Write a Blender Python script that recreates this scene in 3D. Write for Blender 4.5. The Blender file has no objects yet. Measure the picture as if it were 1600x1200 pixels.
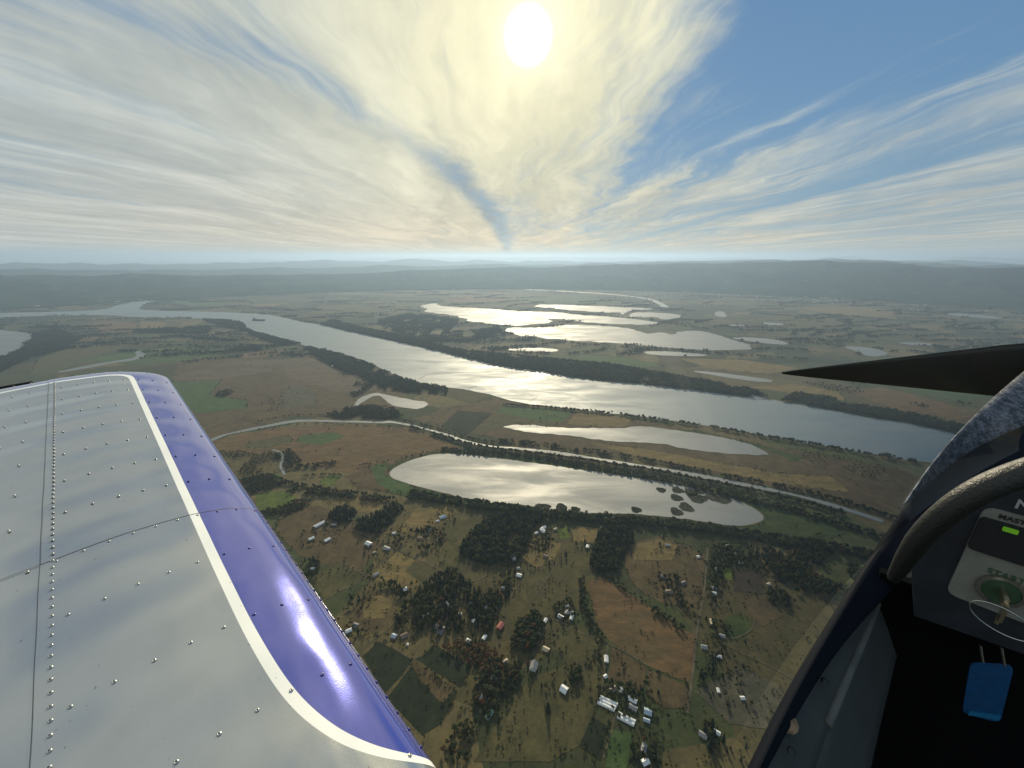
import bpy, bmesh, math, random
import numpy as np
from mathutils import Vector, Matrix, noise, geometry

random.seed(7)
rng = np.random.default_rng(7)
scene = bpy.context.scene
COL = scene.collection
R = math.radians

# ------------------------------------------------------------------ camera
PITCH = 18.4            # degrees below level
FPX = 601.0             # focal length in pixels of a 1600-wide frame
cam_d = bpy.data.cameras.new('camera')
cam_d.sensor_width = 36.0
cam_d.lens = 36.0 * FPX / 1600.0
cam_d.clip_start = 0.02
cam_d.clip_end = 250000.0
cam = bpy.data.objects.new('camera', cam_d)
COL.objects.link(cam)
cam.rotation_euler = (R(90 - PITCH), 0, 0)
scene.camera = cam

# ------------------------------------------------------------------ light
SUN_EL, SUN_AZ = 23.7, 1.95       # azimuth to the right of +Y
SUN = Vector((math.sin(R(SUN_AZ)) * math.cos(R(SUN_EL)), math.cos(R(SUN_AZ)) * math.cos(R(SUN_EL)), math.sin(R(SUN_EL))))
sun_d = bpy.data.lights.new('sun', 'SUN')
sun_d.energy = 5.0
sun_d.angle = R(0.6)
sun_d.color = (1.0, 0.86, 0.60)
sun = bpy.data.objects.new('sun', sun_d)
COL.objects.link(sun)
sun.rotation_euler = (-SUN).to_track_quat('-Z', 'Y').to_euler()
vs = scene.view_settings
vs.view_transform = 'Standard'; vs.look = 'None'; vs.exposure = 0.15; vs.gamma = 1.0
scene.cycles.use_denoising = True
scene.cycles.max_bounces = 6
scene.cycles.transparent_max_bounces = 12
scene.cycles.volume_bounces = 0
scene.cycles.caustics_reflective = False
scene.cycles.caustics_refractive = False

# ------------------------------------------------------------------ node helper
class NT:
    def __init__(self, tree):
        self.t = tree; self.n = tree.nodes; self.l = tree.links
    def new(self, typ, **kw):
        n = self.n.new(typ)
        for k, v in kw.items():
            setattr(n, k, v)
        return n
    def put(self, sock, v):
        if v is None: return
        if isinstance(v, bpy.types.NodeSocket): self.l.new(v, sock)
        else: sock.default_value = v
    def m(self, op, a, b=None, c=None, clamp=False):
        n = self.new('ShaderNodeMath', operation=op); n.use_clamp = clamp
        self.put(n.inputs[0], a); self.put(n.inputs[1], b)
        if c is not None: self.put(n.inputs[2], c)
        return n.outputs[0]
    def vm(self, op, a, b=None, out=0):
        n = self.new('ShaderNodeVectorMath', operation=op)
        self.put(n.inputs[0], a); self.put(n.inputs[1], b)
        return n.outputs[out]
    def xyz(self, x, y, z=0.0):
        n = self.new('ShaderNodeCombineXYZ')
        self.put(n.inputs[0], x); self.put(n.inputs[1], y); self.put(n.inputs[2], z)
        return n.outputs[0]
    def sep(self, v):
        n = self.new('ShaderNodeSeparateXYZ'); self.put(n.inputs[0], v); return n.outputs
    def noise(self, v, scale, detail=4, rough=0.5, dist=0.0, out=0):
        n = self.new('ShaderNodeTexNoise')
        self.put(n.inputs['Vector'], v); self.put(n.inputs['Scale'], scale)
        n.inputs['Detail'].default_value = detail; n.inputs['Roughness'].default_value = rough
        n.inputs['Distortion'].default_value = dist
        return n.outputs[out]
    def ramp(self, f, stops, interp='LINEAR'):
        n = self.new('ShaderNodeValToRGB'); e = n.color_ramp.elements
        n.color_ramp.interpolation = interp
        while len(e) < len(stops): e.new(0.5)
        for q, (p, c) in zip(e, stops):
            q.position = p
            q.color = (c, c, c, 1) if not hasattr(c, '__len__') else (*c, 1)
        self.put(n.inputs[0], f)
        return n.outputs[0]
    def mix(self, f, a, b, blend='MIX'):
        n = self.new('ShaderNodeMix', data_type='RGBA', blend_type=blend)
        n.clamp_factor = True
        self.put(n.inputs[0], f)
        for s, v in ((n.inputs[6], a), (n.inputs[7], b)):
            if not isinstance(v, bpy.types.NodeSocket) and len(v) == 3: v = (*v, 1)
            self.put(s, v)
        return n.outputs[2]
    def step(self, x, a, b):
        if a > b: return self.m('SUBTRACT', 1.0, self.step(x, b, a))
        n = self.new('ShaderNodeMapRange', interpolation_type='SMOOTHSTEP')
        self.put(n.inputs[0], x); n.inputs[1].default_value = a; n.inputs[2].default_value = b
        return n.outputs[0]

# ------------------------------------------------------------------ sky
world = bpy.data.worlds.new('World'); scene.world = world
world.use_nodes = True
world.cycles.sampling_method = 'NONE'
w = NT(world.node_tree)
w.n.clear()
dirv = w.vm('NORMALIZE', w.new('ShaderNodeTexCoord').outputs['Generated'])
sx, sy, sz = w.sep(dirv)
zc = w.m('ADD', w.m('MAXIMUM', sz, 0.0), 0.035)
u = w.m('DIVIDE', sx, zc)
v = w.m('DIVIDE', sy, zc)
sky = w.new('ShaderNodeTexSky', sky_type='NISHITA')
sky.sun_disc = False
sky.sun_elevation = R(SUN_EL); sky.sun_rotation = R(SUN_AZ)
sky.altitude = 700; sky.air_density = 1.0; sky.dust_density = 0.6; sky.ozone_density = 2.0
SKY_K = 0.075
cosang = w.m('MAXIMUM', w.vm('DOT_PRODUCT', dirv, tuple(SUN), out=1), 0.0)
# cirrus sheet: plane coordinates, streaks drawn out along the wind
warp = w.noise(w.xyz(w.m('MULTIPLY', u, 0.33), w.m('MULTIPLY', v, 0.30)), 1.0, 4, 0.55)
uw = w.m('ADD', u, w.m('MULTIPLY', w.m('SUBTRACT', warp, 0.5), 1.7))
n_big = w.noise(w.xyz(w.m('MULTIPLY', uw, 0.5), w.m('MULTIPLY', v, 0.16), 3.1), 1.0, 4, 0.55, 0.3)
n_str = w.noise(w.xyz(w.m('MULTIPLY', uw, 1.55), w.m('MULTIPLY', v, 0.26), 7.7), 1.0, 5, 0.58, 0.5)
n_fine = w.noise(w.xyz(w.m('MULTIPLY', uw, 6.5), w.m('MULTIPLY', v, 0.55), 1.2), 1.0, 7, 0.66, 0.7)
n_puff = w.noise(w.xyz(w.m('MULTIPLY', u, 2.4), w.m('MULTIPLY', v, 1.5), 5.0), 1.0, 5, 0.6, 0.8)
wob = w.m('MULTIPLY', w.m('SUBTRACT', n_str, 0.5), 1.1)
wob2 = w.m('MULTIPLY', w.m('SUBTRACT', n_puff, 0.5), 0.55)
uu = w.m('ADD', u, w.m('ADD', w.m('MULTIPLY', wob, 0.5), wob2))
# clear wedge between the thick sheet and the outer streamers
e1 = w.step(w.m('SUBTRACT', uu, w.m('ADD', 0.42, w.m('MULTIPLY', v, 0.13))), -0.10, 0.32)
e2 = w.step(w.m('SUBTRACT', w.m('SUBTRACT', 2.55, w.m('MULTIPLY', v, 0.17)), w.m('ADD', u, w.m('MULTIPLY', wob, 1.5))), -0.45, 0.45)
wedge = w.m('MULTIPLY', e1, e2)
def band(x, c, wd):
    q = w.m('DIVIDE', w.m('SUBTRACT', x, c), wd)
    return w.m('EXPONENT', w.m('MULTIPLY', w.m('MULTIPLY', q, q), -1.0))
gap_r = band(w.m('ADD', u, w.m('MULTIPLY', wob, 0.5)), 3.85, 0.22)
gl = w.m('ADD', w.m('ADD', u, w.m('MULTIPLY', w.m('ADD', wob, wob2), 0.55)), w.m('ADD', 0.06, w.m('DIVIDE', 2.77, w.m('MAXIMUM', v, 0.8))))
gap_l = w.m('MULTIPLY', band(gl, 0.0, 0.21), w.step(v, 0.5, 1.6))
right = w.step(u, 1.2, 2.6)
cover = w.m('ADD', w.m('ADD', 0.74, w.m('MULTIPLY', w.step(u, 0.3, -0.6), 0.36)), w.m('MULTIPLY', right, -0.16))
cover = w.m('SUBTRACT', cover, w.m('MULTIPLY', wedge, 0.60))
cover = w.m('SUBTRACT', cover, w.m('MULTIPLY', gap_r, 0.40))
cover = w.m('SUBTRACT', cover, w.m('MULTIPLY', gap_l, w.m('ADD', 0.34, w.m('MULTIPLY', w.step(v, 3.0, 5.0), 0.12))))
cover = w.m('ADD', cover, w.m('MULTIPLY', w.m('SUBTRACT', n_big, 0.5), 0.9))
cover = w.m('ADD', cover, w.m('MULTIPLY', w.m('SUBTRACT', n_str, 0.5), 1.55))
cover = w.m('ADD', cover, w.m('MULTIPLY', w.m('SUBTRACT', n_fine, 0.5), 0.85))
cover = w.m('ADD', cover, w.m('MULTIPLY', w.m('POWER', cosang, 40.0), 0.35))
n_dir = w.noise(dirv, 2.6, 6, 0.6, 0.6)
cover = w.m('ADD', cover, w.m('MULTIPLY', w.m('SUBTRACT', n_dir, 0.5), 0.75))
alpha = w.step(cover, 0.06, 1.05)
g_wide = w.m('POWER', cosang, 8.0)
g_mid = w.m('POWER', cosang, 26.0)
low = w.m('POWER', w.m('SUBTRACT', 1.0, w.m('MINIMUM', w.m('MAXIMUM', sz, 0.0), 1.0)), 14.0)
ccol = w.mix(g_wide, (0.47, 0.51, 0.50), (0.69, 0.67, 0.50))
ccol = w.mix(w.m('MULTIPLY', g_mid, 0.65), ccol, (0.88, 0.82, 0.54))
ccol = w.mix(w.m('MULTIPLY', w.m('MULTIPLY', low, w.m('POWER', cosang, 2.5)), 1.0), ccol, (0.86, 0.63, 0.36))
thick = w.step(w.noise(w.xyz(w.m('MULTIPLY', uw, 1.3), w.m('MULTIPLY', v, 0.22), 11.0), 1.0, 7, 0.6, 0.6), 0.38, 0.66)
shade = w.m('ADD', 0.66, w.m('ADD', w.m('MULTIPLY', thick, 0.26), w.m('ADD', w.m('MULTIPLY', n_puff, 0.30), w.m('MULTIPLY', n_fine, 0.20))))
shade = w.m('ADD', shade, w.m('MULTIPLY', w.m('SUBTRACT', n_dir, 0.5), 0.55))
ccol = w.mix(1.0, ccol, w.xyz(shade, w.m('ADD', w.m('MULTIPLY', shade, 0.92), 0.08), w.m('ADD', w.m('MULTIPLY', shade, 0.8), 0.2)), 'MULTIPLY')
knot = w.m('MULTIPLY', w.m('MULTIPLY', gap_l, w.step(v, 2.6, 5.0)), w.m('ADD', 0.55, w.m('MULTIPLY', n_fine, 0.7)), clamp=True)
ccol = w.mix(w.m('MULTIPLY', knot, 0.85), ccol, (0.23, 0.29, 0.34))
skyc = w.mix(1.0, sky.outputs[0], (SKY_K, SKY_K, SKY_K), 'MULTIPLY')
air = w.ramp(w.m('MAXIMUM', sz, 0.0), [(0.0, (0.36, 0.46, 0.50)), (0.09, (0.22, 0.345, 0.45)), (0.25, (0.135, 0.275, 0.45)), (0.6, (0.095, 0.215, 0.41))])
skyc = w.mix(0.86, skyc, air)
tot = w.mix(alpha, skyc, ccol)
# thin veil where the sheet meets the horizon
veil = w.m('POWER', w.m('SUBTRACT', 1.0, w.m('MINIMUM', w.m('ABSOLUTE', sz), 1.0)), 60.0)
vcol = w.mix(w.m('POWER', cosang, 6.0), (0.38, 0.48, 0.52), (0.74, 0.67, 0.47))
tot = w.mix(w.m('MULTIPLY', veil, 0.95), tot, vcol)
disk = w.m('MULTIPLY', w.step(cosang, 0.9987, 0.9998), 2.2)
halo = w.m('ADD', w.m('MULTIPLY', w.m('POWER', cosang, 420.0), 0.32), w.m('MULTIPLY', w.m('POWER', cosang, 70.0), 0.07))
sunc = w.vm('SCALE', (1.0, 0.93, 0.66)); sunc.node.inputs['Scale'].default_value = 1.0
w.l.new(w.m('ADD', disk, halo), sunc.node.inputs['Scale'])
tot = w.vm('ADD', tot, sunc)
bg = w.new('ShaderNodeBackground')
w.l.new(tot, bg.inputs[0]); bg.inputs[1].default_value = 1.0
w.l.new(bg.outputs[0], w.new('ShaderNodeOutputWorld').inputs[0])

# ------------------------------------------------------------------ helpers
GZ = -700.0
CP, SP = math.cos(R(PITCH)), math.sin(R(PITCH))
def ray(x, y):
    dx, dy = (x - 800) / FPX, (600 - y) / FPX
    return Vector((dx, CP + dy * SP, -SP + dy * CP))
def G(x, y, z=GZ):
    """the spot on the ground that the photograph shows at (x, y)"""
    d = ray(x, y)
    return Vector((d.x * z / d.z, d.y * z / d.z, z))

def tag(o, label=None, cat=None, group=None, kind=None):
    if label: o['label'] = label
    if cat: o['category'] = cat
    if group: o['group'] = group
    if kind: o['kind'] = kind
    return o
def empty(name, loc=(0, 0, 0), rz=0.0):
    o = bpy.data.objects.new(name, None); COL.objects.link(o)
    o.location = loc; o.rotation_euler = (0, 0, rz); o.empty_display_size = 0.1
    return o
def link(name, me, mat=None, parent=None, loc=None):
    o = bpy.data.objects.new(name, me); COL.objects.link(o)
    if mat is not None and not me.materials: me.materials.append(mat)
    if parent is not None: o.parent = parent
    if loc is not None: o.location = loc
    return o
def mesh(name, vs_, fs_, smooth=False):
    me = bpy.data.meshes.new(name); me.from_pydata([tuple(p) for p in vs_], [], fs_)
    me.validate(); me.update()
    if smooth: me.polygons.foreach_set('use_smooth', [True] * len(me.polygons))
    return me
def box_v(x0, x1, y0, y1, z0, z1):
    return ([(x0, y0, z0), (x1, y0, z0), (x1, y1, z0), (x0, y1, z0), (x0, y0, z1), (x1, y0, z1), (x1, y1, z1), (x0, y1, z1)],
            [(0, 3, 2, 1), (4, 5, 6, 7), (0, 1, 5, 4), (1, 2, 6, 5), (2, 3, 7, 6), (3, 0, 4, 7)])
def join_v(parts):
    V, F = [], []
    for v_, f_ in parts:
        b = len(V); V += list(v_); F += [tuple(i + b for i in q) for q in f_]
    return V, F

MATS = {}
def mat(name, col=(0.5, 0.5, 0.5), rough=0.7, metal=0.0, spec=0.5, coat=0.0, noise_s=None, noise_a=0.2, emit=None, bump=None):
    if name in MATS: return MATS[name]
    m = bpy.data.materials.new(name); m.use_nodes = True
    t = NT(m.node_tree); b = t.n['Principled BSDF']
    b.inputs['Base Color'].default_value = (*col, 1); b.inputs['Roughness'].default_value = rough
    b.inputs['Metallic'].default_value = metal; b.inputs['Specular IOR Level'].default_value = spec
    b.inputs['Coat Weight'].default_value = coat; b.inputs['Coat Roughness'].default_value = 0.05
    if noise_s:
        tc = t.new('ShaderNodeTexCoord').outputs['Object']
        f = t.noise(tc, noise_s, 6, 0.6)
        c0 = tuple(max(0, c * (1 - noise_a)) for c in col); c1 = tuple(min(1, c * (1 + noise_a)) for c in col)
        t.l.new(t.mix(t.step(f, 0.3, 0.7), c0, c1), b.inputs['Base Color'])
    if bump:
        tc = t.new('ShaderNodeTexCoord').outputs['Object']
        bn = t.new('ShaderNodeBump'); bn.inputs['Strength'].default_value = bump[1]; bn.inputs['Distance'].default_value = bump[2]
        t.l.new(t.noise(tc, bump[0], 4, 0.6), bn.inputs['Height']); t.l.new(bn.outputs[0], b.inputs['Normal'])
    if emit:
        b.inputs['Emission Color'].default_value = (*emit[0], 1); b.inputs['Emission Strength'].default_value = emit[1]
    MATS[name] = m
    return m

# ------------------------------------------------------------------ ground materials
def land_mat(name, stops, scale=0.004, stretch=(1, 1), rows=None, fine=0.03, rot=0.0, cells=None, rough=0.95):
    """earth, crop or pasture: broad blotches, fine mottling, optional drill rows"""
    m = bpy.data.materials.new(name); m.use_nodes = True
    t = NT(m.node_tree); b = t.n['Principled BSDF']
    geo = t.new('ShaderNodeNewGeometry').outputs['Position']
    mp = t.new('ShaderNodeMapping'); t.l.new(geo, mp.inputs[0])
    mp.inputs['Rotation'].default_value = (0, 0, rot); mp.inputs['Scale'].default_value = (stretch[0], stretch[1], 1)
    p = mp.outputs[0]
    f = t.noise(p, scale, 6, 0.62, 0.6)
    f2 = t.noise(p, fine, 5, 0.65)
    f = t.m('ADD', t.m('MULTIPLY', f, 0.72), t.m('MULTIPLY', f2, 0.28))
    col = t.ramp(t.step(f, 0.28, 0.72), stops)
    if cells:
        vo = t.new('ShaderNodeTexVoronoi'); vo.inputs['Scale'].default_value = cells; vo.inputs['Randomness'].default_value = 0.85
        wv = t.vm('ADD', p, t.vm('SCALE', t.noise(p, 0.002, 3, 0.5, out=1)))
        wv.node.inputs[1].links[0].from_node.inputs['Scale'].default_value = 90.0
        t.l.new(wv, vo.inputs['Vector'])
        r_, g_, b_ = t.sep(vo.outputs['Color'])
        pc = t.ramp(r_, [(0.0, (0.095, 0.082, 0.042)), (0.18, (0.052, 0.078, 0.032)), (0.36, (0.14, 0.115, 0.060)), (0.52, (0.036, 0.054, 0.026)), (0.68, (0.082, 0.100, 0.042)), (0.84, (0.18, 0.145, 0.080)), (0.93, (0.06, 0.056, 0.036))], 'CONSTANT')
        col = t.mix(0.70, col, pc)
        ve = t.new('ShaderNodeTexVoronoi', feature='DISTANCE_TO_EDGE'); ve.inputs['Scale'].default_value = cells; ve.inputs['Randomness'].default_value = 0.85
        t.l.new(wv, ve.inputs['Vector'])
        hedge = t.m('MULTIPLY', t.m('SUBTRACT', 1.0, t.step(ve.outputs['Distance'], 0.02, 0.055)), t.step(t.noise(p, 0.006, 3, 0.6), 0.42, 0.58))
        far = t.step(t.sep(geo)[1], 1700.0, 2700.0)
        col = t.mix(t.m('MULTIPLY', hedge, far), col, (0.020, 0.034, 0.016))
        wood = t.step(t.m('ADD', t.m('MULTIPLY', t.noise(t.vm('MULTIPLY', p, (0.5, 1.1, 1)), 0.0011, 5, 0.62, 0.7), 0.8), t.m('MULTIPLY', t.noise(p, 0.012, 4, 0.7), 0.2)), 0.510, 0.555)
        col = t.mix(t.m('MULTIPLY', wood, far), col, (0.020, 0.034, 0.016))
    if rows:
        ang, per, amt = rows
        mr = t.new('ShaderNodeMapping'); t.l.new(geo, mr.inputs[0]); mr.inputs['Rotation'].default_value = (0, 0, ang)
        wv = t.new('ShaderNodeTexWave'); wv.inputs['Scale'].default_value = 0.314 / per; wv.inputs['Distortion'].default_value = 0.6
        t.l.new(mr.outputs[0], wv.inputs['Vector'])
        col = t.mix(t.m('MULTIPLY', wv.outputs['Fac'], amt), col, t.mix(1.0, col, (0.45, 0.45, 0.45), 'MULTIPLY'))
    col = t.mix(1.0, col, t.ramp(t.noise(p, 0.045, 6, 0.72), [(0.25, (0.34, 0.37, 0.34)), (0.5, (0.60, 0.61, 0.51)), (0.75, (0.98, 0.92, 0.74))]), 'MULTIPLY')
    t.l.new(col, b.inputs['Base Color']); b.inputs['Roughness'].default_value = rough
    b.inputs['Specular IOR Level'].default_value = 0.15
    bn = t.new('ShaderNodeBump'); bn.inputs['Strength'].default_value = 0.6; bn.inputs['Distance'].default_value = 1.5
    t.l.new(t.noise(p, 0.12, 4, 0.7), bn.inputs['Height']); t.l.new(bn.outputs[0], b.inputs['Normal'])
    return m

M_LAND = land_mat('plain_land', [(0.0, (0.055, 0.050, 0.028)), (0.3, (0.105, 0.085, 0.050)), (0.55, (0.085, 0.080, 0.040)), (0.8, (0.13, 0.105, 0.062)), (1.0, (0.060, 0.068, 0.032))], 0.0035, cells=1 / 260.0)
LAND = {
    'tan': land_mat('dry_grass', [(0, (0.15, 0.115, 0.055)), (0.5, (0.22, 0.165, 0.080)), (1, (0.17, 0.13, 0.060))], 0.009, (0.5, 1.4), (0.5, 9, 0.16)),
    'brown': land_mat('brown_pasture', [(0, (0.080, 0.060, 0.036)), (0.5, (0.125, 0.092, 0.056)), (1, (0.095, 0.078, 0.042))], 0.008, (1, 1), (0.3, 7, 0.14)),
    'rust': land_mat('rust_meadow', [(0, (0.12, 0.078, 0.042)), (0.5, (0.17, 0.108, 0.060)), (1, (0.105, 0.084, 0.046))], 0.010, (0.6, 1.3)),
    'plough': land_mat('ploughed_soil', [(0, (0.115, 0.088, 0.068)), (0.5, (0.150, 0.112, 0.086)), (1, (0.120, 0.096, 0.070))], 0.006, (0.4, 1.6), (1.25, 14, 0.22)),
    'green': land_mat('green_crop', [(0, (0.050, 0.092, 0.038)), (0.5, (0.076, 0.125, 0.048)), (1, (0.064, 0.100, 0.038))], 0.008, (0.7, 1.2), (0.9, 8, 0.18)),
    'bright': land_mat('lush_grass', [(0, (0.070, 0.105, 0.026)), (0.5, (0.115, 0.150, 0.036)), (1, (0.085, 0.115, 0.030))], 0.02),
    'marsh': land_mat('marsh_grass', [(0, (0.030, 0.050, 0.020)), (0.5, (0.055, 0.080, 0.028)), (1, (0.070, 0.080, 0.034))], 0.012, (0.6, 1.2)),
    'olive': land_mat('olive_pasture', [(0, (0.070, 0.068, 0.034)), (0.5, (0.105, 0.094, 0.048)), (1, (0.085, 0.085, 0.040))], 0.009, (1, 1), (0.7, 10, 0.10)),
    'dark': land_mat('dark_crop', [(0, (0.018, 0.028, 0.017)), (0.5, (0.030, 0.042, 0.024)), (1, (0.024, 0.034, 0.018))], 0.01, (1, 1), (0.55, 3.2, 0.45)),
    'mauve': land_mat('orchard_soil', [(0, (0.050, 0.040, 0.036)), (0.5, (0.074, 0.058, 0.050)), (1, (0.060, 0.048, 0.040))], 0.01, (1, 1), (0.05, 6.5, 0.7)),
    'grey': land_mat('stubble_ground', [(0, (0.085, 0.082, 0.064)), (0.5, (0.110, 0.100, 0.078)), (1, (0.078, 0.080, 0.060))], 0.012),
    'mud': land_mat('shore_mud', [(0, (0.11, 0.095, 0.070)), (0.5, (0.17, 0.145, 0.105)), (1, (0.14, 0.12, 0.085))], 0.02),
}
M_ROAD = land_mat('gravel_road', [(0, (0.11, 0.095, 0.07)), (0.5, (0.15, 0.125, 0.095)), (1, (0.12, 0.10, 0.075))], 0.03)

def water_mat(name, deep, rough):
    m = bpy.data.materials.new(name); m.use_nodes = True
    t = NT(m.node_tree); b = t.n['Principled BSDF']
    geo = t.new('ShaderNodeNewGeometry').outputs['Position']
    mp = t.new('ShaderNodeMapping'); t.l.new(geo, mp.inputs[0]); mp.inputs['Rotation'].default_value = (0, 0, 0.28); mp.inputs['Scale'].default_value = (0.28, 1.0, 1)
    f = t.noise(mp.outputs[0], 0.012, 6, 0.62, 0.5)
    f2 = t.noise(geo, 0.10, 4, 0.6)
    b.inputs['Base Color'].default_value = (*deep, 1); b.inputs['IOR'].default_value = 2.2
    r_ = t.m('ADD', rough - 0.09, t.m('MULTIPLY', t.step(f, 0.3, 0.7), 0.18))
    t.l.new(r_, b.inputs['Roughness'])
    bn = t.new('ShaderNodeBump'); bn.inputs['Strength'].default_value = 0.5; bn.inputs['Distance'].default_value = 0.6
    t.l.new(t.m('ADD', f2, t.m('MULTIPLY', f, 2.0)), bn.inputs['Height']); t.l.new(bn.outputs[0], b.inputs['Normal'])
    return m
M_RIVER = water_mat('river_water', (0.024, 0.066, 0.090), 0.66)
M_LAKE = water_mat('lake_water', (0.032, 0.050, 0.058), 0.66)

# ------------------------------------------------------------------ polygons on the ground
def chaikin(pts, n=2, closed=True):
    for _ in range(n):
        out = []
        k = len(pts)
        for i in range(k if closed else k - 1):
            a, b = pts[i], pts[(i + 1) % k]
            out += [a * 0.75 + b * 0.25, a * 0.25 + b * 0.75]
        if not closed: out = [pts[0]] + out + [pts[-1]]
        pts = out
    return pts
def densify(pts, step):
    out = []
    for i, a in enumerate(pts):
        b = pts[(i + 1) % len(pts)]
        k = max(1, min(60, int((b - a).length / step)))
        out += [a.lerp(b, q / k) for q in range(k)]
    return out
def shore_noise(p, amt, s):
    d = noise.noise_vector(Vector((p.x * s, p.y * s, 1.7)))
    return Vector((p.x + d.x * amt, p.y + d.y * amt, p.z))
def outline(px, smooth=2, rag=0.0, z=GZ):
    pts = [G(x, y) for x, y in px]
    if smooth: pts = chaikin(pts, smooth)
    if rag:
        dist = sum(p.length for p in pts) / len(pts)
        pts = densify(pts, max(8.0, dist * 0.006))
        pts = [shore_noise(p, rag * dist / 1500.0, 1.0 / (28.0 * dist / 1500.0)) for p in pts]
    for p in pts: p.z = z
    return pts
def sheet(name, pts, m, z):
    c = Vector((sum(p.x for p in pts) / len(pts), sum(p.y for p in pts) / len(pts), z))
    loc = [Vector((p.x - c.x, p.y - c.y, 0)) for p in pts]
    tris = geometry.tessellate_polygon([loc])
    me = mesh(name, loc, [tuple(t) for t in tris])
    bm = bmesh.new(); bm.from_mesh(me)
    for f in bm.faces:
        f.normal_update()
        if f.normal.z < 0: f.normal_flip()
    bm.to_mesh(me); bm.free()
    return link(name, me, m, None, c)
def strip(name, line, width, m, z, kind='structure', smooth=2):
    pts = chaikin([Vector((p.x, p.y, 0)) for p in line], smooth, False)
    n = len(pts); V, F = [], []
    for i, p in enumerate(pts):
        d = (pts[min(i + 1, n - 1)] - pts[max(i - 1, 0)]).normalized()
        s = Vector((-d.y, d.x, 0)); wd = width(i / (n - 1)) if callable(width) else width
        V += [p + s * wd * 0.5, p - s * wd * 0.5]
    c = sum(V, Vector()) / len(V); c.z = z
    V = [Vector((p.x - c.x, p.y - c.y, 0)) for p in V]
    F = [(2 * i + 1, 2 * i + 3, 2 * i + 2, 2 * i) for i in range(n - 1)]
    o = link(name, mesh(name, V, F), m, None, c)
    tag(o, kind=kind)
    return o
def inside(poly, X, Y):
    r = np.zeros(len(X), bool); n = len(poly)
    for i in range(n):
        x0, y0 = poly[i][0], poly[i][1]; x1, y1 = poly[i - 1][0], poly[i - 1][1]
        if y0 == y1: continue
        c = ((y0 > Y) != (y1 > Y)) & (X < (x1 - x0) * (Y - y0) / (y1 - y0) + x0)
        r ^= c
    return r

# ================================================================== THE SETTING
# the plain: one sheet to the horizon
g = link('ground', mesh('ground', [(-120000, -30000, 0), (120000, -30000, 0), (120000, 100000, 0), (-120000, 100000, 0)], [(0, 1, 2, 3)]), M_LAND, None, (0, 0, GZ))
tag(g, kind='structure')

# ---- water
WATER = []
def water(name, px, m, rag=6.0, smooth=2, rim=0.0):
    pts = outline(px, smooth, rag)
    WATER.append([(p.x, p.y) for p in pts])
    o = sheet(name, pts, m, GZ + 0.9); tag(o, kind='structure')
    if rim:
        c = sum(pts, Vector()) / len(pts)
        n = len(pts); q = []
        area = sum(pts[i - 1].x * pts[i].y - pts[i].x * pts[i - 1].y for i in range(n))
        sg = 1 if area > 0 else -1
        for i in range(n):
            d = (pts[(i + 1) % n] - pts[i - 1]).normalized()
            k = rim * (0.35 + 1.3 * abs(noise.noise(Vector((pts[i].x * 0.01, pts[i].y * 0.01, 4)))))
            q.append(Vector((pts[i].x + sg * d.y * k, pts[i].y - sg * d.x * k, 0)))
        s = sheet('shore', q, LAND['mud'], GZ + 0.7); tag(s, kind='structure')
    return o
water('river', [(-140, 494), (0, 489), (100, 487), (165, 484), (183, 477), (205, 473), (232, 463), (243, 456), (270, 453), (298, 457), (280, 463), (245, 469), (222, 477), (214, 484), (260, 486), (330, 487), (400, 490), (430, 493), (470, 503), (505, 508), (534, 515), (601, 530), (669, 545), (733, 561), (787, 574), (871, 584), (905, 593), (1040, 604), (1161, 620), (1225, 628), (1337, 648), (1412, 661), (1469, 672), (1540, 690), (1640, 715), (1760, 750), (1760, 810), (1640, 770), (1540, 738), (1456, 722), (1405, 715), (1320, 703), (1249, 691), (1192, 680), (1131, 669), (1050, 657), (996, 650), (949, 645), (895, 640), (804, 629), (749, 611), (705, 606), (660, 601), (628, 591), (574, 565), (526, 550), (483, 543), (472, 538), (430, 528), (388, 516), (382, 507), (371, 502), (337, 499), (294, 497), (216, 496), (169, 492), (34, 494), (-140, 504)], M_RIVER, 5.0, 1, 8.0)
water('lake', [(-120, 508), (0, 516), (32, 518), (50, 523), (48, 531), (32, 540), (33, 545), (10, 555), (0, 560), (-120, 590)], M_LAKE, 5, 2, 6.0)
water('inlet', [(83, 582), (127, 573), (159, 567), (202, 561), (214, 557), (210, 550), (219, 548), (230, 555), (216, 562), (175, 568), (148, 573), (101, 582)], M_LAKE, 3, 1)
water('lake', [(652, 478), (682, 473), (684, 478), (716, 480), (753, 482), (804, 486), (871, 488), (905, 492), (972, 496), (1026, 503), (1028, 507), (1006, 508), (932, 505), (898, 502), (871, 498), (854, 499), (868, 503), (837, 507), (805, 509), (770, 506), (733, 502), (723, 496), (696, 491), (659, 487), (669, 483)], M_LAKE, 15, 1, 5.0)
water('lake', [(806, 511), (824, 513), (858, 511), (888, 507), (922, 508), (972, 511), (999, 517), (1010, 523), (1030, 518), (1052, 524), (1064, 517), (1101, 517), (1142, 530), (1165, 536), (1177, 544), (1165, 547), (1094, 547), (1023, 542), (972, 537), (905, 533), (837, 527), (804, 524), (792, 519), (790, 513)], M_LAKE, 15, 1, 5.0)
water('lake', [(829, 478), (854, 475), (922, 478), (972, 480), (1021, 482), (1020, 485), (985, 484), (974, 492), (969, 490), (905, 486), (854, 481)], M_LAKE, 14, 1)
water('pond', [(982, 491), (1000, 487), (1065, 491), (1062, 497), (1035, 500), (1025, 495), (1005, 496), (985, 496)], M_LAKE, 5, 1)
water('pond', [(1116, 487), (1131, 486), (1137, 497), (1118, 494)], M_LAKE, 4, 1)
water('pond', [(1139, 528), (1170, 527), (1210, 530), (1235, 537), (1221, 539), (1165, 533)], M_LAKE, 5, 1)
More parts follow.
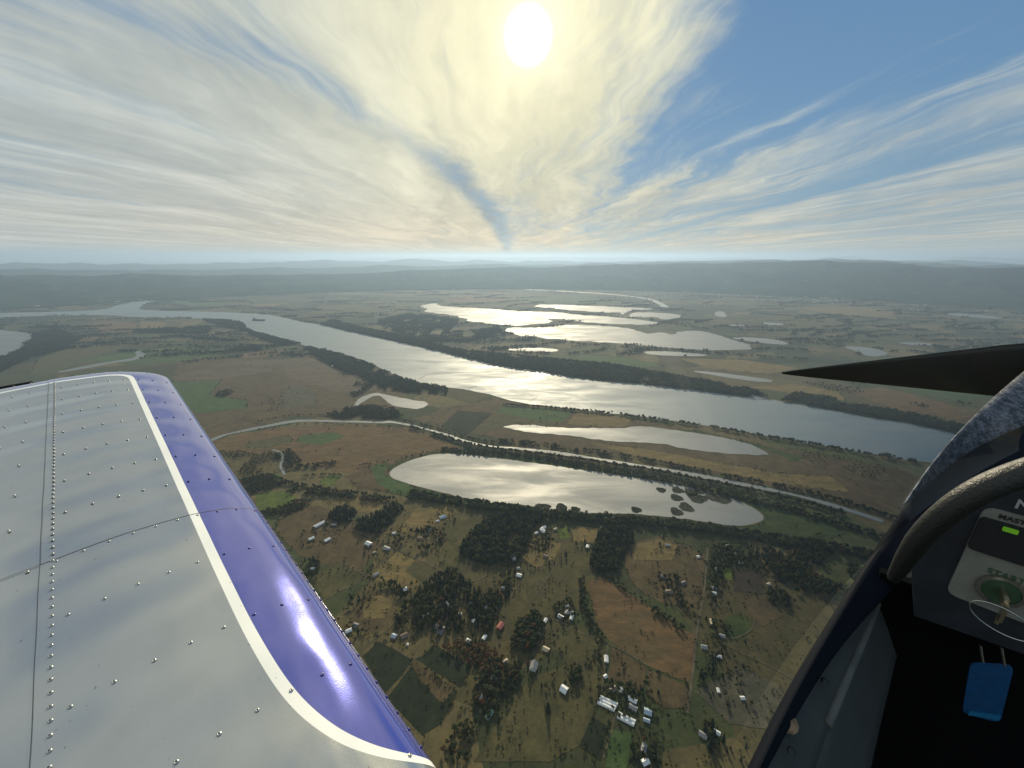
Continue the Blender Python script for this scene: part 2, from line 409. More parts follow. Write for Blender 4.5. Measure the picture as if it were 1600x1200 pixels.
water('pond', [(1315, 541), (1349, 542), (1379, 547), (1390, 555), (1360, 558), (1337, 549)], M_LAKE, 5, 1)
water('pond', [(1401, 534), (1465, 537), (1450, 541), (1412, 538)], M_LAKE, 5, 1)
water('pond', [(1482, 489), (1520, 491), (1566, 496), (1562, 499), (1482, 493)], M_LAKE, 3, 1)
water('pond', [(1075, 579), (1112, 581), (1165, 588), (1210, 594), (1202, 598), (1161, 594), (1112, 586)], M_LAKE, 4, 1)
water('pond', [(1004, 549), (1049, 549), (1109, 554), (1097, 557), (1040, 556), (1007, 553)], M_LAKE, 4, 1)
water('pond', [(792, 545), (837, 543), (875, 546), (868, 550), (837, 549), (797, 548)], M_LAKE, 4, 1)
water('pond', [(1168, 616), (1188, 619), (1202, 624), (1190, 625), (1172, 620)], M_LAKE, 2, 1)
water('pond', [(1190, 503), (1230, 506), (1222, 509), (1195, 507)], M_LAKE, 3, 1)
water('pond', [(1140, 507), (1168, 508), (1160, 511), (1138, 510)], M_LAKE, 3, 1)
water('pond', [(554, 633), (560, 622), (587, 613), (600, 616), (635, 624), (674, 629), (658, 640), (635, 638), (610, 633), (599, 622), (587, 617), (567, 628), (557, 636)], M_LAKE, 4, 1, 3.0)
water('lake', [(783, 666), (817, 663), (871, 669), (932, 669), (973, 670), (993, 665), (1030, 669), (1097, 678), (1165, 691), (1195, 705), (1204, 712), (1131, 709), (1064, 701), (1037, 693), (989, 692), (929, 687), (895, 681), (827, 676), (794, 670)], M_LAKE, 6, 1, 5.0)
water('lake', [(604, 744), (618, 729), (648, 717), (682, 709), (722, 710), (775, 716), (844, 725), (935, 738), (1013, 750), (1081, 762), (1141, 777), (1189, 800), (1196, 814), (1155, 824), (1064, 810), (996, 803), (912, 802), (868, 797), (838, 792), (794, 786), (760, 786), (716, 776), (665, 763), (631, 754)], M_LAKE, 4, 2, 5.0)
# ponds among the works across the river, and the far channel
for q in ([(0, 476), (40, 473), (66, 471), (62, 475), (30, 479), (0, 480)], [(100, 467), (130, 464), (176, 466), (170, 471), (120, 471)], [(196, 466), (212, 463), (210, 466), (200, 469)], [(150, 463), (172, 463), (176, 466), (155, 465)]):
    water('pond', q, M_LAKE, 3, 0)
def channel(name, px, width, m):
    line = [G(x, y) for x, y in px]
    o = strip(name, line, width, m, GZ + 0.9)
    WATER.append([(o.location.x + v_.co.x, o.location.y + v_.co.y) for v_ in list(o.data.vertices)[0::2]] + [(o.location.x + v_.co.x, o.location.y + v_.co.y) for v_ in list(o.data.vertices)[1::2]][::-1])
    return o
channel('river_channel', [(690, 446), (760, 449), (820, 452), (880, 455), (960, 460), (1010, 466), (1028, 472), (1040, 480)], lambda t: 60 + 50 * t, M_RIVER)
channel('slough', [(300, 702), (341, 683), (361, 677), (412, 667), (462, 657), (513, 658), (597, 660), (614, 659), (658, 668), (699, 680), (732, 692), (775, 699), (811, 701), (895, 711), (962, 722), (1064, 738), (1165, 758), (1232, 771), (1300, 789), (1380, 815)], lambda t: 21 + 6 * math.sin(t * 9) + 5 * math.sin(t * 41) + 3 * math.sin(t * 97) - 22 * max(0, t - 0.62), M_LAKE)
channel('slough', [(426, 703), (440, 707), (443, 718), (437, 728), (445, 742)], 9, M_LAKE)
WATER_BB = [(min(p[0] for p in q), max(p[0] for p in q), min(p[1] for p in q), max(p[1] for p in q)) for q in WATER]
def dry(X, Y):
    ok = np.ones(len(X), bool)
    for q, bb in zip(WATER, WATER_BB):
        near = (X > bb[0]) & (X < bb[1]) & (Y > bb[2]) & (Y < bb[3])
        if near.any():
            i = np.nonzero(near)[0]; ok[i[inside(q, X[i], Y[i])]] = False
    return ok

CROPS = {}
# ---- fields and meadows: each a sheet, later ones a little higher
FIELDS = [
    ('marsh', [(560, 760), (600, 720), (680, 700), (820, 712), (1000, 742), (1150, 775), (1240, 790), (1290, 830), (1230, 860), (1150, 836), (1000, 815), (860, 808), (740, 795), (640, 778)]),
    ('brown', [(280, 560), (420, 560), (560, 575), (640, 615), (600, 655), (460, 650), (330, 690), (250, 690)]),
    ('rust', [(330, 690), (420, 670), (520, 664), (640, 668), (720, 700), (680, 706), (620, 722), (570, 740), (520, 735), (430, 712), (350, 706)]),
    ('brown', [(640, 655), (700, 640), (770, 622), (900, 645), (1000, 655), (1160, 690), (1300, 715), (1420, 735), (1500, 780), (1380, 800), (1200, 760), (1000, 715), (800, 690)]),
    ('plough', [(440, 566), (480, 556), (560, 588), (585, 610), (520, 612), (450, 590)]),
    ('plough', [(267, 589), (304, 579), (415, 574), (430, 580), (341, 593), (280, 594)]),
    ('plough', [(420, 562), (475, 560), (440, 572), (330, 572), (350, 564)]),
    ('green', [(262, 597), (348, 594), (327, 617), (388, 626), (385, 638), (310, 646), (270, 640)]),
    ('grey', [(439, 621), (456, 602), (483, 606), (497, 632), (439, 637)]),
    ('green', [(469, 681), (516, 675), (541, 681), (503, 695), (462, 691)]),
    ('olive', [(390, 690), (450, 680), (460, 690), (420, 700), (380, 700)]),
    ('dark', [(689, 666), (716, 641), (770, 646), (729, 681)]),
    ('green', [(775, 645), (787, 634), (895, 642), (881, 660), (830, 656)]),
    ('olive', [(733, 680), (774, 648), (830, 658), (878, 662), (860, 667), (800, 662), (770, 672)]),
    ('tan', [(902, 645), (989, 653), (976, 667), (940, 667), (885, 662)]),
    ('tan', [(922, 692), (996, 700), (1097, 718), (1216, 740), (1300, 745), (1330, 770), (1216, 755), (1097, 732), (990, 712)]),
    ('marsh', [(1010, 668), (1090, 673), (1190, 695), (1260, 715), (1240, 722), (1205, 706), (1130, 682)]),
    ('brown', [(575, 730), (600, 725), (612, 742), (640, 770), (560, 765), (540, 745)]),
    ('green', [(578, 730), (606, 722), (600, 742), (640, 758), (666, 772), (620, 772), (590, 756)]),
    ('bright', [(500, 752), (515, 741), (533, 744), (522, 758), (505, 760)]),
    ('bright', [(400, 772), (440, 766), (462, 776), (455, 788), (420, 800), (400, 796)]),
    ('bright', [(422, 742), (434, 738), (438, 748), (428, 752)]),
    ('tan', [(505, 784), (540, 772), (600, 782), (590, 800), (560, 800), (530, 790)]),
    ('brown', [(440, 800), (500, 790), (560, 815), (600, 845), (560, 900), (470, 870), (430, 830)]),
    ('olive', [(485, 905), (528, 877), (573, 899), (545, 918), (505, 935)]),
    ('tan', [(620, 832), (650, 795), (690, 790), (720, 795), (680, 822), (660, 830)]),
    ('olive', [(685, 830), (722, 795), (775, 800), (735, 832), (705, 850)]),
    ('olive', [(680, 850), (715, 850), (730, 880), (760, 885), (740, 910), (690, 890)]),
    ('tan', [(601, 880), (620, 862), (650, 876), (632, 893)]),
    ('tan', [(575, 900), (600, 880), (632, 893), (660, 912), (650, 925), (610, 915)]),
    ('olive', [(634, 893), (650, 877), (690, 892), (665, 912)]),
    ('brown', [(560, 940), (580, 918), (615, 930), (620, 955), (590, 990), (565, 985), (545, 970)]),
    ('tan', [(565, 945), (590, 928), (615, 940), (600, 965), (570, 968)]),
    ('dark', [(567, 1025), (592, 1002), (645, 1032), (625, 1058), (600, 1085)]),
    ('dark', [(651, 1031), (680, 1008), (737, 1042), (720, 1075)]),
    ('dark', [(605, 1090), (648, 1035), (715, 1080), (690, 1130), (660, 1150)]),
    ('brown', [(640, 1032), (650, 1035), (712, 1075), (690, 1100), (655, 1060)]),
    ('tan', [(817, 872), (832, 840), (878, 850), (868, 870), (840, 890)]),
    ('tan', [(893, 828), (903, 822), (935, 826), (930, 848), (895, 846)]),
    ('bright', [(870, 828), (885, 824), (892, 840), (876, 843)]),
    ('olive', [(805, 930), (830, 900), (855, 885), (862, 895), (835, 935), (825, 945)]),
    ('olive', [(840, 945), (870, 890), (885, 865), (925, 862), (935, 890), (905, 905), (910, 950), (880, 960)]),
    ('rust', [(917, 913), (937, 900), (977, 923), (1013, 947), (1070, 985), (1088, 990), (1078, 1068), (1017, 1043), (950, 1000), (932, 973)]),
    ('brown', [(973, 880), (985, 850), (1033, 837), (1103, 867), (1097, 920), (1090, 950), (1040, 945), (1010, 930), (990, 912)]),
    ('tan', [(985, 852), (1030, 842), (1060, 852), (1050, 875), (990, 875)]),
    ('olive', [(870, 985), (905, 975), (945, 1003), (945, 1050), (935, 1090), (915, 1160), (860, 1190), (740, 1190), (800, 1090), (830, 1060), (880, 1040)]),
    ('brown', [(955, 1010), (1010, 1042), (1005, 1080), (950, 1062)]),
    ('brown', [(1012, 1045), (1076, 1072), (1075, 1110), (1035, 1105), (1010, 1085)]),
    ('dark', [(905, 1165), (925, 1120), (950, 1135), (938, 1190)]),
    ('green', [(952, 1140), (990, 1145), (980, 1200), (945, 1200)]),
    ('mauve', [(1144, 889), (1190, 893), (1194, 930), (1146, 924)]),
    ('brown', [(1160, 930), (1195, 933), (1230, 960), (1190, 980), (1165, 955)]),
    ('bright', [(1130, 890), (1145, 885), (1143, 910), (1130, 900)]),
    ('marsh', [(1130, 970), (1150, 958), (1172, 968), (1176, 985), (1150, 1002), (1135, 995)]),
    ('grey', [(1085, 1080), (1160, 1040), (1230, 1080), (1260, 1150), (1140, 1130)]),
    ('marsh', [(1190, 795), (1260, 800), (1330, 830), (1280, 850), (1210, 838), (1180, 826), (1198, 815)]),
    # across the left island and beyond the river
    ('rust', [(115, 510), (169, 501), (217, 505), (202, 520), (162, 519)]),
    ('tan', [(219, 501), (262, 505), (256, 513), (219, 514)]),
    ('green', [(118, 564), (216, 546), (331, 541), (358, 550), (287, 564), (229, 570)]),
    ('bright', [(243, 546), (285, 542), (290, 548), (250, 551)]),
    ('rust', [(375, 554), (425, 546), (439, 555), (381, 561)]),
    ('olive', [(60, 560), (120, 540), (200, 535), (190, 545), (110, 565), (50, 580)]),
    ('tan', [(391, 476), (442, 474), (425, 481), (400, 480)]),
    ('green', [(265, 471), (330, 470), (360, 476), (290, 478)]),
    ('olive', [(500, 478), (560, 476), (600, 484), (540, 492), (480, 490)]),
    ('green', [(600, 505), (640, 500), (660, 512), (620, 520)]),
    ('rust', [(680, 465), (760, 462), (800, 470), (720, 474)]),
    ('green', [(780, 464), (900, 462), (990, 474), (860, 474)]),
    ('green', [(880, 553), (980, 558), (1040, 572), (1000, 574), (920, 566)]),
    ('tan', [(1060, 560), (1160, 562), (1250, 575), (1200, 585), (1110, 576)]),
    ('rust', [(1320, 610), (1380, 605), (1460, 625), (1560, 660), (1500, 655), (1400, 640)]),
    ('tan', [(1170, 605), (1240, 600), (1310, 612), (1320, 626), (1240, 615)]),
    ('green', [(1400, 600), (1500, 595), (1560, 615), (1500, 630), (1440, 615)]),
    ('olive', [(1200, 495), (1280, 490), (1360, 500), (1300, 512), (1220, 508)]),
    ('tan', [(1240, 480), (1360, 480), (1430, 492), (1330, 496)]),
    ('tan', [(1355, 468), (1420, 465), (1420, 473), (1360, 475)]),
]
for i, (k, px) in enumerate(FIELDS):
    pts = outline(px, 0, 2.2)
    tag(sheet('field' if k not in ('marsh', 'bright', 'olive', 'tan', 'rust') else 'meadow', pts, LAND[k], GZ + 0.08 + 0.006 * i), kind='structure')

# ---- roads and farm tracks
ROADS = [
    (7, [(1106, 855), (1103, 890), (1100, 930), (1092, 965), (1087, 1000), (1084, 1040), (1078, 1080), (1074, 1115)]),
    (5, [(490, 950), (510, 935), (535, 920), (548, 917), (575, 900), (600, 878), (618, 862), (628, 850)]),
    (4, [(530, 877), (552, 889), (574, 900)]),
    (6, [(545, 822), (560, 832), (600, 846), (628, 862), (660, 877), (690, 891), (715, 903), (735, 910), (750, 905), (765, 897)]),
    (3, [(728, 897), (738, 885), (750, 876)]),
    (5, [(563, 1017), (585, 998), (605, 984), (625, 965)]),
    (4, [(647, 1030), (635, 1048), (625, 1062)]),
    (4, [(655, 1025), (645, 1032), (612, 1010)]),
    (4, [(797, 935), (805, 920), (830, 895), (850, 880), (862, 862)]),
    (4, [(838, 930), (858, 900), (875, 875), (882, 862)]),
    (4, [(838, 1010), (848, 990), (862, 965), (880, 975), (905, 988), (945, 1003), (980, 1020), (1015, 1042)]),
    (3, [(852, 1008), (842, 995), (855, 972)]),
    (4, [(940, 1080), (946, 1040), (950, 1005)]),
    (3.5, [(962, 1115), (955, 1145), (943, 1185)]),
    (3.5, [(1106, 990), (1130, 1000), (1160, 995), (1178, 980), (1178, 965)]),
    (3.5, [(1130, 1003), (1150, 1018), (1180, 1030), (1220, 1050), (1260, 1075)]),
    (3, [(480, 822), (498, 832), (512, 828), (520, 812), (505, 802), (485, 806)]),
    (3, [(925, 870), (930, 850), (938, 838), (945, 840)]),
    (5, [(545, 634), (555, 620), (575, 612), (600, 608)]),
    (4, [(600, 745), (640, 720), (680, 704), (700, 694), (660, 672)]),
    (3, [(470, 735), (560, 728), (640, 715), (690, 700)]),
    (10, [(1100, 580), (1250, 586), (1380, 600), (1460, 605)]),
    (12, [(1240, 540), (1330, 570), (1440, 600), (1520, 640)]),
    (10, [(1470, 592), (1478, 600), (1485, 610)]),
    (8, [(650, 540), (760, 537), (900, 548), (1000, 560)]),
]
for wd, px in ROADS:
    strip('road', [G(x, y) for x, y in px], wd * 0.62, M_ROAD, GZ + 0.62, 'structure')

# ---- wooded hills behind the plain
def hill_mat(name, c0, c1, s):
    m = bpy.data.materials.new(name); m.use_nodes = True
    t = NT(m.node_tree); b = t.n['Principled BSDF']
    p = t.new('ShaderNodeNewGeometry').outputs['Position']
    f = t.noise(p, s, 7, 0.65)
    col = t.mix(t.step(f, 0.35, 0.65), c0, c1)
    clear = t.step(t.noise(p, s * 2.2, 4, 0.6), 0.60, 0.66)
    col = t.mix(t.m('MULTIPLY', clear, 0.7), col, (0.10, 0.10, 0.05))
    t.l.new(col, b.inputs['Base Color']); b.inputs['Roughness'].default_value = 1.0; b.inputs['Specular IOR Level'].default_value = 0.0
    bn = t.new('ShaderNodeBump'); bn.inputs['Strength'].default_value = 0.7; bn.inputs['Distance'].default_value = 25.0
    t.l.new(t.noise(p, s * 12, 5, 0.7), bn.inputs['Height']); t.l.new(bn.outputs[0], b.inputs['Normal'])
    return m
def hills(name, crest, d0, d1, d2, m, rough, nx=420, nr=26, seed=0.0):
    xs = [c[0] for c in crest]; ys = [c[1] for c in crest]
    V = []
    for i in range(nx + 1):
        x = xs[0] + (xs[-1] - xs[0]) * i / nx
        y = float(np.interp(x, xs, ys)); d = ray(x, y); hd = math.hypot(d.x, d.y)
        ux, uy = d.x / hd, d.y / hd
        jag = noise.fractal(Vector((x * 0.011 + seed, seed, 0)), 1.0, 2.0, 5) * rough
        top = d1 * d.z / hd - GZ + jag * d1 / 600.0 * 1.6
        for j in range(nr + 1):
            t = j / nr
            if t < 0.75:
                q = t / 0.75; dist = d0 + (d1 - d0) * q
                hh = top * (q * q * (3 - 2 * q))
            else:
                q = (t - 0.75) / 0.25; dist = d1 + (d2 - d1) * q; hh = top * (1 - q)
            px_, py_ = ux * dist, uy * dist
            nz = noise.fractal(Vector((px_ / (d1 * 0.09) + seed, py_ / (d1 * 0.09), seed)), 0.9, 2.1, 6)
            hh = hh + hh * 0.45 * nz * (1 - (q if t < 0.75 else 1) ** 3 * 0.92 if t < 0.75 else 0.08)
            edge = min(1.0, i / 12, (nx - i) / 12)
            V.append((px_, py_, max(hh, 0) * edge - (6 if j in (0, nr) else 0)))
    F = [(i * (nr + 1) + j, (i + 1) * (nr + 1) + j, (i + 1) * (nr + 1) + j + 1, i * (nr + 1) + j + 1) for i in range(nx) for j in range(nr)]
    o = link(name, mesh(name, V, F, True), m, None, (0, 0, GZ)); tag(o, kind='structure')
    return o
M_H1 = hill_mat('forested_hillside', (0.014, 0.026, 0.014), (0.030, 0.046, 0.022), 0.0022)
M_H2 = hill_mat('distant_hillside', (0.020, 0.034, 0.022), (0.036, 0.052, 0.03), 0.0012)
hills('hills', [(-420, 432), (0, 430), (200, 429), (400, 430), (520, 427), (650, 421.5), (780, 419), (900, 416), (1000, 413), (1100, 410.5), (1200, 408), (1300, 409), (1400, 412), (1500, 416), (1600, 419), (2000, 424)], 8600, 12000, 16000, M_H1, 1.5, seed=2.3)
hills('hills', [(-420, 424), (0, 421), (250, 422), (480, 418), (700, 414), (900, 413), (1080, 408), (1200, 406), (1290, 407), (1420, 409), (1600, 414), (2000, 418)], 14500, 17500, 21000, M_H1, 1.4, seed=31.0)
hills('hills', [(-420, 411), (0, 413), (130, 411), (230, 413), (450, 408), (520, 409), (640, 405), (700, 407), (900, 409), (1200, 406), (2000, 412)], 20000, 27000, 33000, M_H2, 2.2, seed=11.0)
hills('hills', [(-420, 411), (0, 412), (300, 410), (480, 406), (600, 404), (700, 401.5), (790, 402.5), (860, 401.5), (1000, 402.5), (1150, 404), (1300, 402.5), (1450, 405), (1560, 402.5), (1700, 404), (2000, 406)], 44000, 56000, 66000, M_H2, 2.2, seed=23.0)

# ---- the air between: pale haze over everything below and around the aeroplane
hz = bpy.data.materials.new('haze'); hz.use_nodes = True
t = NT(hz.node_tree); t.n.clear()
pv = t.new('ShaderNodeVolumePrincipled'); pv.inputs['Density'].default_value = 5.4e-5
pv.inputs['Color'].default_value = (0.50, 0.68, 0.94, 1); pv.inputs['Anisotropy'].default_value = 0.42
pv.inputs['Density Attribute'].default_value = ''; pv.inputs['Color Attribute'].default_value = ''; pv.inputs['Temperature Attribute'].default_value = ''
t.l.new(pv.outputs[0], t.new('ShaderNodeOutputMaterial').inputs['Volume'])
hb = link('haze', mesh('haze', *box_v(-125000, 125000, -35000, 105000, GZ - 8, 160)), hz)
tag(hb, kind='stuff')

# ================================================================== TREES
def leaf_mat(name, stops):
    m = bpy.data.materials.new(name); m.use_nodes = True
    t = NT(m.node_tree); b = t.n['Principled BSDF']
    rnd = t.new('ShaderNodeObjectInfo').outputs['Random']
    col = t.ramp(rnd, stops)
    p = t.new('ShaderNodeNewGeometry').outputs['Position']
    f = t.noise(p, 0.35, 3, 0.6)
    col = t.mix(1.0, col, t.ramp(f, [(0.3, (0.65, 0.7, 0.65)), (0.7, (1.35, 1.25, 1.1))]), 'MULTIPLY')
    t.l.new(col, b.inputs['Base Color']); b.inputs['Roughness'].default_value = 0.75; b.inputs['Specular IOR Level'].default_value = 0.2
    tr = t.new('ShaderNodeBsdfTranslucent'); t.l.new(col, tr.inputs[0])
    mx = t.new('ShaderNodeMixShader'); mx.inputs[0].default_value = 0.38
    t.l.new(b.outputs[0], mx.inputs[1]); t.l.new(tr.outputs[0], mx.inputs[2])
    t.l.new(mx.outputs[0], t.n['Material Output'].inputs[0])
    return m
M_BROAD = leaf_mat('broadleaf_foliage', [(0.0, (0.022, 0.038, 0.016)), (0.4, (0.034, 0.052, 0.020)), (0.75, (0.054, 0.066, 0.024)), (1.0, (0.085, 0.080, 0.030))])
M_CONI = leaf_mat('conifer_foliage', [(0.0, (0.014, 0.030, 0.018)), (0.6, (0.022, 0.040, 0.022)), (1.0, (0.034, 0.050, 0.024))])
M_RUST = leaf_mat('autumn_foliage', [(0.0, (0.12, 0.050, 0.022)), (0.5, (0.095, 0.058, 0.028)), (1.0, (0.14, 0.075, 0.030))])
M_BARK = mat('bark', (0.07, 0.05, 0.035), 0.9, noise_s=2.0)

def crown_broad(seed, wide=0.40, nl=430):
    r = np.random.default_rng(seed)
    lob = []
    for i in range(11):
        a = r.uniform(0, 6.28); q = r.uniform(0, 1) ** 0.6
        zc_ = r.uniform(0.38, 0.80); rad = wide * (1 - abs(zc_ - 0.5) * 1.1)
        lob.append((math.cos(a) * rad * q * 0.85, math.sin(a) * rad * q * 0.85, zc_, r.uniform(0.11, 0.19)))
    lob.append((0, 0, 0.82, 0.15)); lob.append((0, 0, 0.5, 0.22))
    V, F = [], []
    ico = bmesh.new(); bmesh.ops.create_icosphere(ico, subdivisions=1, radius=1.0)
    iv = [v_.co.copy() for v_ in ico.verts]; fi = [tuple(v_.index for v_ in f.verts) for f in ico.faces]; ico.free()
    for (x, y, z, s) in lob:                      # dense hearts of the lobes
        b = len(V)
        for c in iv:
            k = s * r.uniform(0.62, 0.88); V.append((x + c.x * k, y + c.y * k, z + c.z * k * 0.85))
        F += [tuple(i + b for i in f) for f in fi]
    for i in range(nl):                           # loose sprays of leaves over them
        x, y, z, s = lob[r.integers(len(lob))]
        d = r.normal(size=3); d /= np.linalg.norm(d)
        p = np.array((x, y, z)) + d * s * r.uniform(0.75, 1.25) * np.array((1, 1, 0.85))
        t1 = r.normal(size=3); t1 /= np.linalg.norm(t1); t2 = np.cross(t1, d); e = r.uniform(0.022, 0.05)
        b = len(V); V += [tuple(p + t1 * e), tuple(p + t2 * e), tuple(p - t1 * e * 0.7)]; F.append((b, b + 1, b + 2))
    return mesh('crown', V, F)
def crown_conifer(seed, wide=0.15):
    r = np.random.default_rng(seed); V, F = [], []
    tiers = 15
    for k in range(tiers):
        z = 0.10 + 0.86 * k / tiers; rad = wide * (1 - (k / tiers)) ** 0.85 * r.uniform(0.8, 1.15) + 0.012
        n = 11 - k // 3; a0 = r.uniform(0, 6.28)
        for i in range(n):
            a = a0 + 6.283 * i / n + r.uniform(-0.15, 0.15); q = rad * r.uniform(0.75, 1.25); dw = 6.283 / n * 0.55
            b = len(V); dz = r.uniform(0.02, 0.055)
            V += [(0, 0, z + 0.075), (math.cos(a - dw) * q * 0.75, math.sin(a - dw) * q * 0.75, z - dz * 0.4), (math.cos(a) * q, math.sin(a) * q, z - dz), (math.cos(a + dw) * q * 0.75, math.sin(a + dw) * q * 0.75, z - dz * 0.4)]
            F += [(b, b + 1, b + 2), (b, b + 2, b + 3)]
    b = len(V); V += [(0, 0, 1.0), (0.015, 0, 0.9), (-0.01, 0.012, 0.9), (-0.01, -0.012, 0.9)]; F += [(b, b + 1, b + 2), (b, b + 2, b + 3), (b, b + 3, b + 1)]
    return mesh('crown', V, F)
def trunk_mesh(top, r0, limbs):
    V, F = [], []
    def tube(a, b, ra, rb):
        a, b = Vector(a), Vector(b); d = (b - a).normalized(); s = d.orthogonal().normalized(); t_ = d.cross(s); o = len(V)
        for c, rr in ((a, ra), (b, rb)):
            for i in range(6):
                V.append(c + (s * math.cos(i * 1.0472) + t_ * math.sin(i * 1.0472)) * rr)
        for i in range(6): F.append((o + i, o + (i + 1) % 6, o + 6 + (i + 1) % 6, o + 6 + i))
    tube((0, 0, -0.01), (0, 0, top * 0.55), r0, r0 * 0.7); tube((0, 0, top * 0.55), (0.01, 0.01, top), r0 * 0.7, r0 * 0.2)
    for i in range(limbs):
        a = i * 2.4; z = top * (0.4 + 0.09 * i)
        tube((0, 0, z), (math.cos(a) * 0.22, math.sin(a) * 0.22, z + 0.18), r0 * 0.45, r0 * 0.12)
    return mesh('trunk', V, F)
BROAD = [crown_broad(s, wd) for s, wd in ((1, 0.40), (2, 0.46), (3, 0.34), (4, 0.43), (5, 0.30))]
CONI = [crown_conifer(s, wd) for s, wd in ((11, 0.20), (12, 0.235), (13, 0.17))]
RUST = [crown_broad(21, 0.42), crown_broad(22, 0.38)]
for me in BROAD: me.materials.append(M_BROAD)
for me in CONI: me.materials.append(M_CONI)
for me in RUST: me.materials.append(M_RUST)
TR_B = trunk_mesh(0.62, 0.028, 5); TR_B.materials.append(M_BARK)
TR_C = trunk_mesh(0.9, 0.018, 0); TR_C.materials.append(M_BARK)
KINDS = BROAD + CONI + RUST          # 0-4 broad, 5-7 conifer, 8-9 autumn
# source trees for the woods that read as one mass
src = bpy.data.collections.new('tree_models')
for i, me in enumerate(KINDS):
    so = bpy.data.objects.new('tree_model_%02d' % i, me); src.objects.link(so)

ng = bpy.data.node_groups.new('scatter_trees', 'GeometryNodeTree')
ng.interface.new_socket('Geometry', in_out='INPUT', socket_type='NodeSocketGeometry')
ng.interface.new_socket('Geometry', in_out='OUTPUT', socket_type='NodeSocketGeometry')
gi = ng.nodes.new('NodeGroupInput'); go = ng.nodes.new('NodeGroupOutput')
ci = ng.nodes.new('GeometryNodeCollectionInfo'); ci.inputs[0].default_value = src
ci.inputs['Separate Children'].default_value = True; ci.inputs['Reset Children'].default_value = True
ip = ng.nodes.new('GeometryNodeInstanceOnPoints'); ip.inputs['Pick Instance'].default_value = True
def attr(name, typ):
    n = ng.nodes.new('GeometryNodeInputNamedAttribute'); n.data_type = typ; n.inputs[0].default_value = name; return n.outputs[0]
L_ = ng.links.new
L_(gi.outputs[0], ip.inputs['Points']); L_(ci.outputs[0], ip.inputs['Instance'])
L_(attr('kind_index', 'INT'), ip.inputs['Instance Index'])
L_(attr('size', 'FLOAT_VECTOR'), ip.inputs['Scale']); L_(attr('turn', 'FLOAT_VECTOR'), ip.inputs['Rotation'])
L_(ip.outputs[0], go.inputs[0])

def wood_stuff(name, P, K, S):
    """a wood too dense to count: P points, K kinds, S heights"""
    if not len(P): return None
    c = P.mean(0)
    me = bpy.data.meshes.new(name); me.from_pydata([tuple(q) for q in (P - c)], [], [])
    a = me.attributes.new('kind_index', 'INT', 'POINT'); a.data.foreach_set('value', np.asarray(K, np.int32))
    sz_ = np.stack([S * rng.uniform(0.85, 1.2, len(S)), S * rng.uniform(0.85, 1.2, len(S)), S], 1)
    a = me.attributes.new('size', 'FLOAT_VECTOR', 'POINT'); a.data.foreach_set('vector', sz_.astype(np.float32).ravel())
    ro = np.zeros((len(S), 3), np.float32); ro[:, 2] = rng.uniform(0, 6.28, len(S))
    a = me.attributes.new('turn', 'FLOAT_VECTOR', 'POINT'); a.data.foreach_set('vector', ro.ravel())
    o = link(name, me, None, None, tuple(c))
    md = o.modifiers.new('scatter', 'NODES'); md.node_group = ng
    tag(o, kind='stuff')
    return o
def kinds(n, con, rust=0.0):
    q = rng.random(n); k = rng.integers(0, 5, n)
    k = np.where(q < con, rng.integers(5, 8, n), k)
    return np.where(q > 1 - rust, rng.integers(8, 10, n), k)
def fill(px, spacing, patchy=0.0):
    pts = [G(x, y) for x, y in px]
    xs = [p.x for p in pts]; ys = [p.y for p in pts]
    nx, ny = int((max(xs) - min(xs)) / spacing) + 1, int((max(ys) - min(ys)) / spacing) + 1
    X, Y = np.meshgrid(np.arange(nx) * spacing + min(xs), np.arange(ny) * spacing + min(ys))
    X = X.ravel() + rng.uniform(-0.48, 0.48, X.size) * spacing; Y = Y.ravel() + rng.uniform(-0.48, 0.48, Y.size) * spacing
    k = inside([(p.x, p.y) for p in pts], X, Y) & dry(X, Y)
    if patchy:
        f = np.array([noise.noise(Vector((a / (spacing * 7), b / (spacing * 7), 3.3))) for a, b in zip(X, Y)])
        k &= f > (patchy - 0.5)
    return X[k], Y[k]
def belt(px, width, spacing, gaps=0.0):
    pts = chaikin([G(x, y) for x, y in px], 2, False); out = []
    for a, b in zip(pts, pts[1:]):
        L = (b - a).length; n = max(1, int(L * width / spacing ** 2 + rng.random()))
        d = (b - a).normalized(); s = Vector((-d.y, d.x, 0))
        for _ in range(n):
            p = a.lerp(b, rng.random()) + s * (rng.uniform(-0.5, 0.5) * width)
            if gaps and noise.noise(Vector((p.x / 45, p.y / 45, 8.1))) < gaps - 0.5: continue
            out.append((p.x, p.y))
    X = np.array([p[0] for p in out]); Y = np.array([p[1] for p in out]); k = dry(X, Y)
    return X[k], Y[k]

